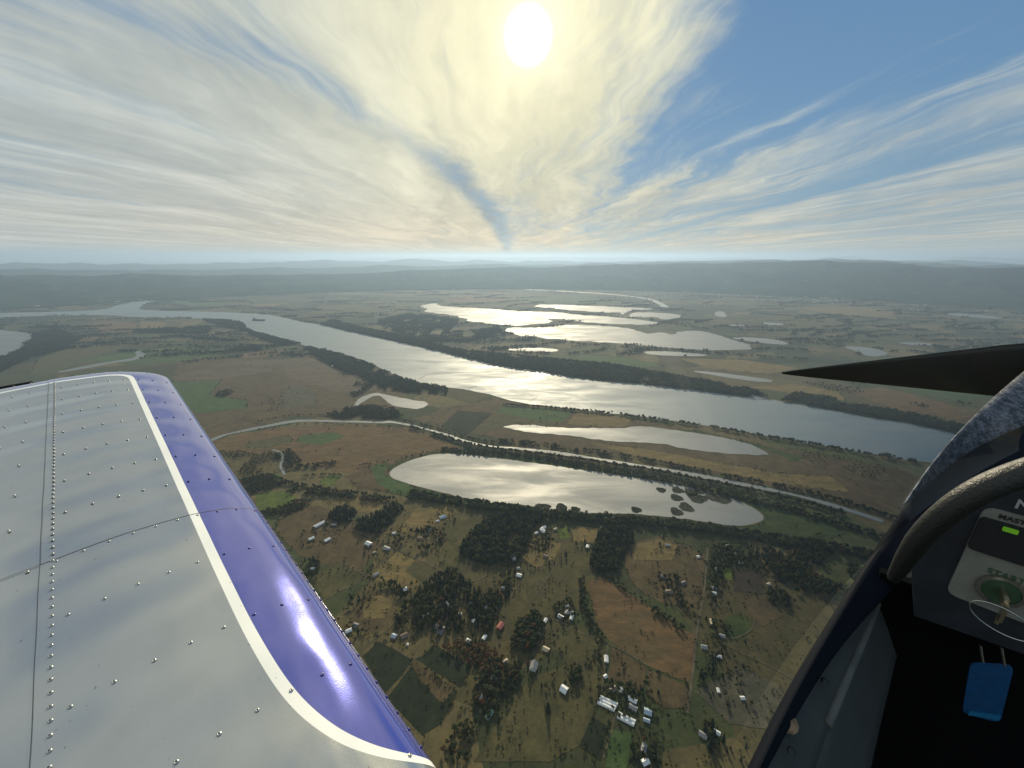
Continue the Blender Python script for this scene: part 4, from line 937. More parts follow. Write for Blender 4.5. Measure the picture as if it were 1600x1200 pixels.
B = [
    ((499, 821), 34, 11, 52, 'white', 'white', 'long white barn near the wing, farthest left of the barns', 'barn', 4.5),
    ((487, 843), 15, 10, 45, 'white', 'grey', 'small white-roofed barn below the long barn, beside a dark tree', 'barn', 4),
    ((512, 845), 17, 10, 50, 'white', 'grey', 'white-roofed barn right of the small one, both below the long barn', 'barn', 4),
    ((576, 851), 19, 13, -25, 'white', 'white', 'wide white barn beside the lane under the dark grove', 'barn', 4.5),
    ((604, 858), 20, 11, -28, 'grey', 'white', 'grey-roofed farmhouse with white walls right of the wide white barn', 'farmhouse', 3.6),
    ((585, 864), 9, 6, 30, 'tan', 'tan', 'little tan shed left below the grey-roofed farmhouse', 'shed', 2.6),
    ((548, 812), 13, 10, 10, 'grey', 'tan', 'grey-roofed house half hidden in the thicket below the long barn', 'house', 3.2),
    ((522, 821), 15, 9, 5, 'grey', 'grey', 'pale grey shed right of the long white barn', 'shed', 2.8),
    ((692, 809), 20, 13, 35, 'blue', 'white', 'new house with pale blue roof in the tan field near the lake', 'house', 3.6),
    ((684, 815), 9, 7, 35, 'white', 'white', 'white garage just left of the pale blue roofed new house', 'garage', 2.8),
    ((616, 834), 10, 8, 20, 'white', 'white', 'small white house at the lane bend under the dark grove', 'house', 2.8),
    ((656, 842), 12, 9, -10, 'brown', 'tan', 'brown-roofed house inside the copse of mixed trees', 'house', 3.0),
    ((671, 829), 11, 8, 25, 'grey', 'white', 'grey-roofed house at the top of the mixed copse', 'house', 3.0),
    ((632, 923), 14, 13, 35, 'white', 'white', 'square white house among conifers left of the village', 'house', 3.4),
    ((588, 899), 15, 9, 40, 'grey', 'grey', 'pair-roofed grey barn at the crossing of the farm tracks', 'barn', 3.4),
    ((489, 889), 10, 7, 20, 'white', 'white', 'small white roof among the dark trees beside the wing edge', 'shed', 2.8),
    ((545, 987), 13, 9, 30, 'white', 'grey', 'white-roofed house under trees at the wing edge, lower left', 'house', 3.0),
    ((556, 978), 12, 9, -20, 'dark', 'grey', 'charcoal-roofed house right of the white-roofed one at the wing edge', 'house', 3.0),
    ((616, 995), 11, 10, -20, 'blue', 'grey', 'square pale-blue shed above the dark crops', 'shed', 3.0),
    ((632, 994), 16, 10, 30, 'brown', 'tan', 'brown house between the pale-blue shed and the round tank', 'house', 3.0),
    ((665, 962), 14, 10, 65, 'tan', 'white', 'tan-roofed white house inside the left part of the village wood', 'house', 3.0),
    ((687, 982), 22, 11, -25, 'dark', 'grey', 'large charcoal-roofed house in a green yard under the village wood', 'house', 3.4, (6, 14, 10)),
    ((694, 930), 13, 9, 35, 'brown', 'brown', 'brown house in the middle of the village wood', 'house', 3.0),
    ((718, 962), 12, 9, 10, 'grey', 'tan', 'grey-roofed house at the right part of the village wood', 'house', 3.0),
    ((700, 944), 10, 8, -30, 'white', 'white', 'small white house deep in the village wood', 'house', 2.8),
    ((742, 972), 13, 8, -35, 'white', 'white', 'white house on the bare ground left of the red barn', 'house', 3.0),
    ((757, 997), 11, 7, 60, 'white', 'tan', 'narrow white roof below left of the red barn', 'shed', 2.8),
    ((733, 1003), 14, 7, -30, 'white', 'grey', 'long low white shed above the rusty trees', 'shed', 2.8),
    ((735, 944), 11, 8, 15, 'dark', 'tan', 'charcoal-roofed cottage at the upper right of the village', 'house', 3.0),
    ((760, 950), 12, 9, 40, 'grey', 'white', 'grey-roofed cottage farther right in the village', 'house', 3.0),
    ((782, 980), 17, 12, 60, 'red', 'red', 'barn with bright red roof beside the square wood', 'barn', 4.5),
    ((848, 827), 26, 10, 50, 'white', 'white', 'large white house near the lake wood with a crossing wing', 'house', 3.6, (-7, 18, 9)),
    ((838, 834), 10, 7, 30, 'white', 'white', 'white outbuilding left of the large white house', 'outbuilding', 2.8),
    ((801, 870), 18, 10, 10, 'white', 'white', 'white villa at the top of the lane, above the two farm lanes', 'villa', 3.4, (2, 14, 8)),
    ((811, 900), 13, 10, -20, 'white', 'white', 'small white house below the villa beside the lane', 'house', 3.0),
    ((810, 889), 9, 7, 15, 'grey', 'grey', 'grey shed between the villa and the small white house', 'shed', 2.6),
    ((852, 870), 14, 10, -30, 'brown', 'brown', 'brown house among trees between the two farm lanes', 'house', 3.0),
    ((787, 920), 10, 8, 10, 'grey', 'white', 'grey cottage at the foot of the left farm lane', 'house', 2.9),
    ((868, 828), 11, 8, 30, 'tan', 'tan', 'tan cottage beside the small bright lawn', 'house', 2.9),
    ((918, 855), 11, 8, 70, 'white', 'grey', 'white-roofed house by the dense dark grove', 'house', 3.0),
    ((941, 826), 12, 8, -15, 'brown', 'tan', 'brown-roofed house at the end of the pale drive', 'house', 3.0),
    ((876, 965), 13, 8, -35, 'white', 'grey', 'white-roofed barn at the left of the mid-pasture farm', 'barn', 3.4),
    ((887, 957), 16, 9, 50, 'grey', 'white', 'grey-roofed farmhouse of the mid-pasture farm', 'farmhouse', 3.4, (3, 12, 8)),
    ((893, 966), 13, 7, 65, 'white', 'grey', 'narrow white shed at the right of the mid-pasture farm', 'shed', 3.0),
    ((886, 947), 8, 6, 0, 'white', 'white', 'tiny white shed at the top of the mid-pasture farm', 'shed', 2.6),
    ((840, 990), 9, 8, 10, 'white', 'white', 'small white shed at the edge of the square wood', 'shed', 2.8),
    ((852, 971), 12, 7, 60, 'white', 'grey', 'white-roofed shed at the top corner of the square wood', 'shed', 2.8),
    ((853, 1016), 14, 10, -30, 'tan', 'tan', 'tan house at the lower end of the square wood', 'house', 3.0),
    ((834, 1043), 17, 15, 75, 'grey', 'white', 'big grey gabled house at the pasture edge below the square wood', 'house', 4.0, None, 6.0),
    ((881, 1079), 13, 14, -35, 'white', 'grey', 'white-roofed barn alone in the olive pasture beside round trees', 'barn', 3.6),
    ((947, 1031), 14, 8, 80, 'white', 'white', 'white trailer-like house by the track above the glasshouses', 'house', 3.0),
    ((946, 1058), 7, 6, 30, 'white', 'white', 'tiny white shed by the track, next above the glasshouses', 'shed', 2.6),
    ((958, 1078), 13, 9, 30, 'brown', 'tan', 'brown farmhouse at the head of the glasshouses', 'farmhouse', 3.0),
    ((970, 1079), 8, 6, 60, 'white', 'white', 'small white hut right of the brown farmhouse', 'hut', 2.6),
    ((988, 1095), 16, 9, -30, 'white', 'grey', 'white-roofed packing shed, upper of two, right of the glasshouses', 'shed', 3.2),
    ((989, 1107), 15, 8, -30, 'grey', 'grey', 'grey-roofed packing shed, lower of two, right of the glasshouses', 'shed', 3.2),
    ((1012, 1114), 13, 11, -20, 'blue', 'grey', 'square blue-grey shed, larger of the pair beyond the glasshouses', 'shed', 3.4),
    ((1010, 1127), 11, 6, -20, 'blue', 'grey', 'narrow blue-grey shed, smaller of the pair beyond the glasshouses', 'shed', 2.8),
    ((1045, 926), 18, 11, 5, 'brown', 'tan', 'tan house with brown roof left of the straight road', 'house', 3.2),
    ((1036, 902), 12, 8, -20, 'grey', 'brown', 'grey barn above the tan house by the straight road', 'barn', 3.2),
    ((1068, 912), 12, 9, 20, 'dark', 'grey', 'charcoal-roofed house among trees left of the straight road', 'house', 3.0),
    ((1091, 871), 9, 7, 10, 'white', 'white', 'small white house in the hedge near the top of the straight road', 'house', 2.8),
    ((1043, 853), 14, 8, -15, 'grey', 'tan', 'grey-roofed house in the pasture under the lake belt', 'house', 2.8),
    ((1115, 920), 12, 8, -8, 'grey', 'grey', 'upper grey roof of the pair right of the straight road', 'shed', 3.0),
    ((1115, 928), 12, 7, -8, 'white', 'white', 'lower white roof of the pair right of the straight road', 'shed', 3.0),
    ((1136, 854), 10, 8, 10, 'white', 'white', 'white house at the top of the right-hand hamlet', 'house', 3.0),
    ((1157, 880), 8, 7, 0, 'white', 'white', 'small bright white house right above the ruled orchard', 'house', 3.0),
    ((1150, 866), 11, 8, 40, 'brown', 'tan', 'brown house in the middle of the right-hand hamlet', 'house', 3.0),
    ((1120, 890), 10, 8, 20, 'grey', 'white', 'grey-roofed cottage by the road in the right-hand hamlet', 'house', 3.0),
    ((1201, 914), 10, 7, 15, 'tan', 'tan', 'tan cottage at the corner of the ruled orchard', 'house', 2.9),
    ((1112, 973), 14, 7, 75, 'tan', 'tan', 'long tan house at the head of the looping drive', 'house', 3.0),
    ((1128, 995), 11, 8, -20, 'grey', 'tan', 'grey-roofed house beside the looping drive', 'house', 3.0),
    ((1100, 1012), 12, 8, -15, 'grey', 'white', 'grey-roofed house in the garden right of the road', 'house', 3.0),
    ((1123, 1027), 10, 6, -20, 'white', 'grey', 'narrow white roof right of the roadside garden', 'shed', 2.8),
    ((1122, 1080), 8, 5, 80, 'white', 'white', 'small white hut in the lower right pasture', 'hut', 2.6),
    ((1160, 1092), 8, 6, 0, 'white', 'white', 'lone white hut far right in the dim pasture', 'hut', 2.6),
    ((1098, 1150), 13, 9, -35, 'grey', 'tan', 'grey-roofed house under the tall conifer row', 'house', 3.0),
    ((1120, 1146), 10, 7, -35, 'white', 'white', 'white shed right of the house under the conifer row', 'shed', 2.8),
    ((1006, 1170), 12, 8, 60, 'grey', 'white', 'grey-roofed house at the bottom edge, upper of two', 'house', 3.0),
    ((1008, 1192), 12, 9, 20, 'white', 'grey', 'white-roofed house at the bottom edge, lower of two', 'house', 3.0),
    ((765, 1118), 17, 8, 55, 'green', 'grey', 'long green-roofed barn under the wood at the bottom', 'barn', 3.4),
    ((752, 1090), 11, 8, 20, 'white', 'grey', 'white-roofed house in the wood at the bottom', 'house', 3.0),
    ((772, 1062), 12, 9, -30, 'grey', 'tan', 'grey-roofed house among the trees under the rusty wood', 'house', 3.0),
    ((790, 1035), 11, 8, 30, 'tan', 'tan', 'tan-roofed house at the top of the lower wood', 'house', 3.0),
    ((520, 572), 18, 11, 20, 'white', 'white', 'white farm building in the riverside wood, left bank', 'farm', 4),
    ((545, 580), 16, 10, -10, 'grey', 'white', 'grey-roofed building farther along the left-bank riverside wood', 'farm', 4),
    ((1103, 599), 22, 12, 10, 'white', 'white', 'white house on the far bank in front of the long pond', 'house', 4),
    ((1120, 603), 18, 11, -10, 'grey', 'white', 'grey-roofed house on the far bank right of the white one', 'house', 4),
]
for r_ in B:
    px, l_, w_, rot, roof, wall, lb, nm, h = r_[:9]
    wing = r_[9] if len(r_) > 9 else None; rise = r_[10] if len(r_) > 10 else None
    grp = {'house': 'houses on the plain', 'barn': 'barns on the plain', 'shed': 'sheds on the plain'}.get(nm)
    house(px, l_ * 0.85, w_ * 0.85, rot, roof, wall, lb, nm, h, rise, nm, grp, wing, nm == 'house' and l_ > 13)
# garden trees and shrubs about the houses
X, Y, S = [], [], []
for r_ in B:
    c = G(*r_[0]); n = int(rng.integers(7, 19)); a = rng.uniform(0, 6.283, n); q = rng.uniform(9, 42, n)
    X.append(c.x + np.cos(a) * q); Y.append(c.y + np.sin(a) * q); S.append(rng.uniform(2.5, 11, n))
X, Y, S = np.concatenate(X), np.concatenate(Y), np.concatenate(S)
bx_ = np.array([G(*r_[0]).xy for r_ in B]); k = dry(X, Y) & (np.min((X[:, None] - bx_[None, :, 0]) ** 2 + (Y[:, None] - bx_[None, :, 1]) ** 2, 1) > 75)
X, Y, S = X[k], Y[k], S[k]
wood_stuff('garden_shrubs', np.stack([X, Y, np.full(len(X), GZ)], 1), kinds(len(X), 0.3, 0.06), S)
# round tank
e = empty('water_tank', G(637, 1008)); tag(e, 'small round white tank on the bare plot above the dark crops', 'tank')
V = [(math.cos(i * .3927) * 2.2, math.sin(i * .3927) * 2.2, z) for z in (0, 3) for i in range(16)]
link('body', mesh('body', V, [(i, (i + 1) % 16, 16 + (i + 1) % 16, 16 + i) for i in range(16)]), WALL['white'], e)
link('lid', mesh('lid', V[16:] + [(0, 0, 3.9)], [(i, (i + 1) % 16, 16) for i in range(16)]), ROOF['white'], e)

# glasshouse tunnels: hooped film over ribs
M_FILM = mat('white_polythene', (0.70, 0.72, 0.72), 0.35, noise_s=0.6, noise_a=0.08)
M_STEEL = mat('galvanised_steel', (0.45, 0.46, 0.47), 0.4, 0.8)
def tunnel(a, b, w_, label):
    A_, B_ = G(*a), G(*b); d = B_ - A_; L = d.length
    e = empty('glasshouse', A_, math.atan2(d.y, d.x)); tag(e, label, 'glasshouse', 'glasshouse tunnels')
    def hoop(x, r): return [(x, -math.cos(k * math.pi / 10) * r, math.sin(k * math.pi / 10) * r * 0.95) for k in range(11)]
    n = 10; V = []
    for i in range(n + 1): V += hoop(L * i / n, w_ / 2)
    F = [(i * 11 + k, i * 11 + k + 1, (i + 1) * 11 + k + 1, (i + 1) * 11 + k) for i in range(n) for k in range(10)]
    link('film_cover', mesh('film_cover', V, F, True), M_FILM, e)
    for x in (0, L): link('end_wall', mesh('end_wall', hoop(x, w_ / 2 * .97), [tuple(range(11))]), WALL['grey'], e)
    for i in range(n + 1):
        q = hoop(L * i / n - .12, w_ / 2 + .08) + hoop(L * i / n + .12, w_ / 2 + .08)
        link('rib', mesh('rib', q, [(k, k + 1, 12 + k, 11 + k) for k in range(10)]), M_STEEL, e)
for i, lb in enumerate(('top tunnel of the left block of three', 'middle tunnel of the left block of three', 'bottom tunnel of the left block of three')):
    tunnel((938 - i * 2.2, 1089 + i * 4.2), (965 - i * 2.2, 1101.5 + i * 4.4), 5.6, 'long white glasshouse, ' + lb)
for i, lb in enumerate(('upper tunnel of the right block of two', 'lower tunnel of the right block of two')):
    tunnel((966 - i * 1.8, 1114.5 + i * 5.2), (993 - i * 2, 1128 + i * 5.4), 5.6, 'long white glasshouse, ' + lb)

# the town at the foot of the far hills and the works by the river mouth: specks that read as one mass
def specks(name, boxes, n, m, smin, smax):
    P = []
    for i in range(n):
        x0, x1, y0, y1 = boxes[i % len(boxes)]
        c = G(rng.uniform(x0, x1), rng.uniform(y0, y1)); s = rng.uniform(smin, smax); l_ = s * rng.uniform(1, 2.4); h = rng.uniform(5, 11)
        q, f = gable(s, l_, h, s * 0.12, 0.3)[1]; q2, f2 = gable(s, l_, h, s * .12)[0]
        a = rng.uniform(0, 3.14); ca, sa = math.cos(a), math.sin(a)
        tr = lambda V_: [(c.x + x * ca - y * sa, c.y + x * sa + y * ca, z) for x, y, z in V_]
        P += [(tr(q), f), (tr(q2), f2)]
    o = link(name, mesh(name, *join_v(P)), m, None, (0, 0, GZ)); tag(o, kind='stuff')
specks('far_town', [(960, 1090, 455, 464), (1090, 1260, 456, 470), (1270, 1340, 464, 475), (1400, 1570, 466, 486), (980, 1060, 461, 468), (560, 900, 441, 447)], 300, mat('town_roofs', (0.34, 0.33, 0.31), 0.8, noise_s=0.004, noise_a=0.5), 9, 22)
specks('river_works', [(-60, 70, 462, 482), (90, 240, 458, 472), (0, 200, 456, 464)], 110, mat('works_roofs', (0.48, 0.47, 0.44), 0.8, noise_s=0.004, noise_a=0.5), 16, 45)

# ---- islets of reed in the near lake
M_REED = leaf_mat('reed', [(0, (0.030, 0.040, 0.020)), (1, (0.05, 0.055, 0.028))])
REEDS = [((1033, 766), 7, 4.2, 'small round reed islet, highest left of the lake cluster'), ((1059, 766.5), 9, 5, 'oval reed islet, second in the upper row of the cluster'), ((1079, 770), 9, 6, 'reed islet joined above the broad one in the cluster'), ((1094, 768), 9, 5, 'pale reed islet at the upper right of the cluster'), ((1057, 778), 9, 5.5, 'oval reed islet, left in the middle row'), ((1090, 779), 14, 7, 'broad reed islet in the middle of the cluster'), ((1123, 778), 18, 8, 'largest pale reed bed, rightmost in the lake'), ((1072, 793), 10, 7, 'dark round reed islet, lower right of the cluster'), ((1057, 800), 9, 6, 'dark reed islet near the shore, lowest of the cluster'), ((994, 797), 8, 4.5, 'lone reed islet halfway along the near shore'), ((899, 796.5), 7.5, 4.5, 'reed islet by the near shore, right of the round dark one'), ((877, 792.5), 9, 5.5, 'round dark reed islet off the near shore wood'), ((848, 793), 13, 6, 'reed bed against the near shore, farthest left')]
for (px, rx, ry, lb) in REEDS:
    c = G(*px); k = c.length / 601 * 0.9
    V, F = [], []
    n = int(700 * rx / 9)
    for i in range(n):
        a = rng.uniform(0, 6.283); q = math.sqrt(rng.random()) * (1 + 0.12 * math.sin(3 * a + rx) + 0.07 * math.sin(7 * a))
        x, y = math.cos(a) * q * rx * k, math.sin(a) * q * ry * k * 1.7; h = rng.uniform(0.7, 1.8); t1 = rng.uniform(0, 3.14); e_ = rng.uniform(0.4, 1.1)
        b = len(V); V += [(x - math.cos(t1) * e_, y - math.sin(t1) * e_, 0), (x + math.cos(t1) * e_, y + math.sin(t1) * e_, 0), (x + rng.normal() * .4, y + rng.normal() * .4, h)]; F.append((b, b + 1, b + 2))
    o = empty('reed_islet', (c.x, c.y, GZ + 0.9)); tag(o, lb, 'reed bed', 'reed islets in the near lake')
    link('stems', mesh('stems', V, F), M_REED, o)
    W_ = [(math.cos(i * .2618) * rx * k * (1 + .12 * math.sin(3 * i * .2618 + rx)), math.sin(i * .2618) * ry * k * 1.7 * (1 + .12 * math.sin(3 * i * .2618 + rx)), 0.15) for i in range(24)]
    link('mud_bed', mesh('mud_bed', W_, [tuple(range(24))]), mat('reed_mud', (0.035, 0.038, 0.024), 0.9, noise_s=0.2), o)

# ---- a ship heading down the river, and pile dikes off the bank
c = G(405, 501); e = empty('cargo_ship', (c.x, c.y, GZ + 0.9), R(-14)); tag(e, 'dark green cargo ship lying in the river by the island point', 'ship')
X = 80
hull = [(-X, -14, 0), (X * .8, -14, 0), (X, 0, 0), (X * .8, 14, 0), (-X, 14, 0), (-X, -15, 14), (X * .85, -15, 14), (X * 1.08, 0, 17), (X * .85, 15, 14), (-X, 15, 14)]
link('hull', mesh('hull', hull, [(0, 1, 6, 5), (1, 2, 7, 6), (2, 3, 8, 7), (3, 4, 9, 8), (4, 0, 5, 9), (5, 6, 7, 8, 9)]), mat('ship_hull', (0.03, 0.07, 0.05), 0.5, noise_s=0.05), e)
link('bridge_house', mesh('bridge_house', *box_v(-X + 4, -X + 22, -12, 12, 14.02, 32)), mat('ship_white', (0.55, 0.56, 0.52), 0.5), e)
link('funnel', mesh('funnel', *box_v(-X + 8, -X + 14, -3, 3, 32.02, 40)), mat('ship_funnel', (0.05, 0.09, 0.12), 0.5), e)
for i in range(5):
    link('hatch', mesh('hatch', *box_v(-X + 30 + i * 25, -X + 50 + i * 25, -10, 10, 14.02, 17)), mat('ship_hatch', (0.09, 0.11, 0.08), 0.7), e)
for (a, b, lb) in (((655, 592), (668, 586), 'row of piles in the river off the left-bank wood'), ((730, 609), (745, 602), 'row of piles in the river off the bare point'), ((826, 628), (840, 621), 'row of piles in the river above the green field')):
    A_, B_ = G(*a), G(*b); d = B_ - A_; n = 14
    e = empty('pile_dike', (A_.x, A_.y, GZ + 0.9), math.atan2(d.y, d.x)); tag(e, lb, 'pile row', 'pile dikes in the river')
    cyl = [(math.cos(k * 1.0472) * .5, math.sin(k * 1.0472) * .5, z) for z in (-1, 3.4) for k in range(6)]
    pm = mesh('pile', cyl, [(k, (k + 1) % 6, 6 + (k + 1) % 6, 6 + k) for k in range(6)] + [tuple(range(6, 12))]); pm.materials.append(M_BARK)
    for i in range(n): link('pile', pm, None, e, (d.length * i / n, random.uniform(-.6, .6), random.uniform(-.4, .4)))

# ================================================================== THE AEROPLANE
HEAD = 42.6                               # nose bears this far right of the view
plane = empty('light_aircraft', (0, 0, 0), R(-HEAD))
tag(plane, 'small metal aeroplane with silver and blue wing, seen from its cockpit', 'aeroplane')
FW = Vector((math.sin(R(HEAD)), math.cos(R(HEAD)), 0)); RT = Vector((math.cos(R(HEAD)), -math.sin(R(HEAD)), 0))
def aray(x, y):
    d = ray(x, y); return Vector((d.dot(RT), d.dot(FW), d.z))
def on_y(x, y, yy):                       # spot on the cross-plane yy metres ahead
    d = aray(x, y); return d * (yy / d.y)
def on_z(x, y, zz):
    d = aray(x, y); return d * (zz / d.z)

# ---- wing. s: metres out from the root rib, c: metres back from the leading edge (c<0 runs under the nose)
SPAN, CHORD, ROOT = 3.12, 1.46, Vector((-0.467, 0.262, -1.0))
DIH = math.tan(R(3.7))
RIBS = [-0.30, 0.02, 0.27, 0.52, 0.80, 1.06, 1.31, 1.55, 1.80, 2.05, 2.30, 2.54, 2.76, 2.96]
def prof(x):
    x = max(x, 0.0)
    yt = 5 * 0.135 * (0.2969 * math.sqrt(x) - 0.126 * x - 0.3516 * x * x + 0.2843 * x ** 3 - 0.1036 * x ** 4)
    yc = 0.018 * (1 - ((x - 0.25) / 0.25) ** 2) if x < 0.25 else 0.018 * (1 - ((x - 0.25) / 0.75) ** 2)
    return yc, yt
def wing_pt(s, c, off=0.0):
    t_ = max(0.0, (s - (SPAN - 0.20)) / 0.20); t_ = min(t_, 1.0)
    rnd = math.sqrt(max(0.0, 1 - t_ * t_))
    q = abs(c); lead = 0.17 * (1 - rnd)
    ch = CHORD - lead
    cc = lead + q * ch / CHORD
    yc, yt = prof(q / CHORD)
    sgn = 1 if c >= 0 else -1
    z = (yc + sgn * yt * (0.12 + 0.88 * rnd ** 0.8)) * CHORD
    if t_ > 0: z -= 0.035 * t_ * t_
    # skin drawn down a hair at each rib, quilted between
    if c > 0.01:
        k = 0.0
        for a, b in zip(RIBS, RIBS[1:]):
            if a <= s <= b:
                m_ = (s - a) / (b - a); k = math.sin(math.pi * m_) ** 2
        z += 0.0030 * k * min(1, c * 7) + 0.0034 * noise.noise(Vector((s * 2.6, c * 6.0, 2.0))) * min(1, c * 6)
        if c < 0.24: z += 0.0016 * noise.noise(Vector((s * 4.2 + c * 9, c * 22, 9.0))) * math.sin(math.pi * c / 0.24)
    return Vector((ROOT.x - s, ROOT.y - cc, ROOT.z + s * DIH + z + off))
def wing_n(s, c):
    e = 0.004
    a = wing_pt(min(s + e, SPAN), c) - wing_pt(s - e, c); b = wing_pt(s, c + e) - wing_pt(s, max(c - e, 1e-5) if c > 0 else c - e)
    n = a.cross(b)
    return n.normalized() if n.z > 0 else -n.normalized()

def paint():
    m = bpy.data.materials.new('wing_paint'); m.use_nodes = True
    t = NT(m.node_tree); b = t.n['Principled BSDF']
    uv = t.new('ShaderNodeUVMap'); uv.uv_map = 'span_chord'
    s_, c_, _ = t.sep(uv.outputs[0])
    cb = t.m('MULTIPLY', 0.172, t.m('SUBTRACT', 1.0, t.m('EXPONENT', t.m('MULTIPLY', t.m('ADD', s_, 0.005), -8.0))))
    f1 = t.m('SUBTRACT', c_, cb); f2 = t.m('SUBTRACT', SPAN - 0.235, s_)
    n = t.new('ShaderNodeMath', operation='SMOOTH_MIN'); t.l.new(f1, n.inputs[0]); t.l.new(f2, n.inputs[1]); n.inputs[2].default_value = 0.13
    d = n.outputs[0]
    blue = t.m('MULTIPLY', t.m('SUBTRACT', 1.0, t.step(d, -0.0008, 0.0008)), t.m('SUBTRACT', 1.0, t.step(c_, 0.62, 0.70)))
    stripe = t.m('MULTIPLY', t.step(d, -0.0008, 0.0008), t.m('SUBTRACT', 1.0, t.step(d, 0.0225, 0.0240)))
    geo = t.new('ShaderNodeTexCoord').outputs['Object']
    mott = t.noise(geo, 9.0, 5, 0.6)
    silver = t.mix(mott, (0.45, 0.46, 0.462), (0.53, 0.54, 0.54))
    tipm = t.m('MULTIPLY', t.step(s_, SPAN - 0.235, SPAN - 0.10), 1.0)
    bl = t.mix(tipm, (0.050, 0.064, 0.42), (0.24, 0.24, 0.36))
    col = t.mix(blue, silver, bl); col = t.mix(stripe, col, (0.80, 0.82, 0.80))
    # dust and small chips
    chips = t.step(t.noise(geo, 95.0, 2, 0.5), 0.735, 0.76)
    col = t.mix(t.m('MULTIPLY', chips, 0.6), col, (0.10, 0.10, 0.11))
    t.l.new(col, b.inputs['Base Color'])
    t.l.new(t.m('SUBTRACT', t.m('SUBTRACT', 0.88, stripe, clamp=True), t.m('MULTIPLY', blue, 0.30), clamp=True), b.inputs['Metallic'])
    r_ = t.m('SUBTRACT', 0.10, t.m('MULTIPLY', blue, 0.03)); r_ = t.m('ADD', r_, t.m('MULTIPLY', t.noise(geo, 30.0, 4, 0.6), 0.06))
    t.l.new(r_, b.inputs['Roughness'])
    t.l.new(t.m('MULTIPLY', t.m('ADD', 0.15, blue), 0.9, clamp=True), b.inputs['Coat Weight']); b.inputs['Coat Roughness'].default_value = 0.07
    b.inputs['Coat IOR'].default_value = 1.9
    bn = t.new('ShaderNodeBump'); bn.inputs['Strength'].default_value = 0.05; bn.inputs['Distance'].default_value = 0.002
    t.l.new(t.noise(geo, 260.0, 2, 0.5), bn.inputs['Height']); t.l.new(bn.outputs[0], b.inputs['Normal'])
    return m
M_WING = paint()
def panel(name, s0, s1, c0, c1, ns, nc, off, parent):
    V, F, UV = [], [], []
    def sq(c): return math.copysign(math.sqrt(abs(c)), c)
    for i in range(ns + 1):
        s = s0 + (s1 - s0) * i / ns
        for j in range(nc + 1):
            q = sq(c0) + (sq(c1) - sq(c0)) * j / nc; c = math.copysign(q * q, q)
            V.append(wing_pt(s, c, off)); UV.append((s, c))
    F = [(i * (nc + 1) + j, i * (nc + 1) + j + 1, (i + 1) * (nc + 1) + j + 1, (i + 1) * (nc + 1) + j) for i in range(ns) for j in range(nc)]
    # rolled edge, so that the sheet has thickness
    me = mesh(name, V, F, True)
    ul = me.uv_layers.new(name='span_chord')
    for lp in me.loops: ul.data[lp.index].uv = UV[lp.vertex_index]
    o = link(name, me, M_WING, parent)
    if me.polygons[len(me.polygons) // 2].normal.z < 0: me.flip_normals()
    return o
LAP, SPAR = 1.06, 0.495
wing = panel('wing', -0.45, SPAN, -0.30, CHORD, 30, 60, -0.010, plane)        # the frame-side surface under the sheets
panel('skin_panel', LAP - 0.012, SPAN, SPAR, CHORD, 190, 60, 0.0, wing)
panel('skin_panel', -0.45, LAP, SPAR, CHORD, 120, 60, 0.0012, wing)
panel('leading_edge_skin', LAP - 0.012, SPAN, -0.30, SPAR + 0.022, 190, 90, 0.0014, wing)
panel('leading_edge_skin', -0.45, LAP, -0.30, SPAR + 0.022, 130, 90, 0.0028, wing)
# dark sealant in the laps
M_SEAL = mat('joint_sealant', (0.03, 0.03, 0.035), 0.6)
def seam(pts, wd, nm='seam'):
    V = []
    for i, (s, c) in enumerate(pts):
        p = wing_pt(s, c, 0.0028) + wing_n(s, max(c, 0.006)) * 0.0009; a, b = pts[max(0, i - 1)], pts[min(len(pts) - 1, i + 1)]
        d = (wing_pt(*b) - wing_pt(*a)).normalized(); q = d.cross(wing_n(s, c)).normalized() * wd / 2
        V += [p + q, p - q]
    return link(nm, mesh(nm, V, [(2 * i, 2 * i + 1, 2 * i + 3, 2 * i + 2) for i in range(len(pts) - 1)]), M_SEAL, wing)
seam([(LAP, 0.001 + 0.6 * (i / 60) ** 2) for i in range(61)] + [(LAP, 0.6 + 0.8 * i / 30) for i in range(1, 31)], 0.0022)
seam([(-0.4 + 3.3 * i / 120, SPAR + 0.0225) for i in range(121)], 0.0011)
# rivets: domed pop rivets with a hollow mandrel
def rivet_mesh(r):
    pr = [(1.0, 0.0), (0.97, 0.22), (0.80, 0.42), (0.55, 0.52), (0.36, 0.50), (0.30, 0.20), (0.0, 0.16)]
    n = 12; V, F = [], []
    for (q, h) in pr[:-1]: V += [(math.cos(k * 6.2832 / n) * r * q, math.sin(k * 6.2832 / n) * r * q, h * r) for k in range(n)]
    V.append((0, 0, pr[-1][1] * r))
    for j in range(len(pr) - 2): F += [(j * n + k, j * n + (k + 1) % n, (j + 1) * n + (k + 1) % n, (j + 1) * n + k) for k in range(n)]
    b = (len(pr) - 2) * n; F += [(b + k, b + (k + 1) % n, len(V) - 1) for k in range(n)]
    me = mesh('rivet', V, F, True)
    return me
M_RV = mat('rivet_silver', (0.42, 0.43, 0.42), 0.32, 0.8); M_RVB = mat('rivet_blue', (0.03, 0.028, 0.24), 0.25, 0.1, coat=0.6); M_RVC = mat('rivet_mandrel', (0.02, 0.02, 0.02), 0.7)
RVS = {}
for r_ in (0.0044,):
    for nm, m_ in (('s', M_RV), ('b', M_RVB)):
        me = rivet_mesh(r_); me.materials.append(m_); me.materials.append(M_RVC)
        for p in me.polygons:
            if p.index >= 48: p.material_index = 1
        RVS[(r_, nm)] = me
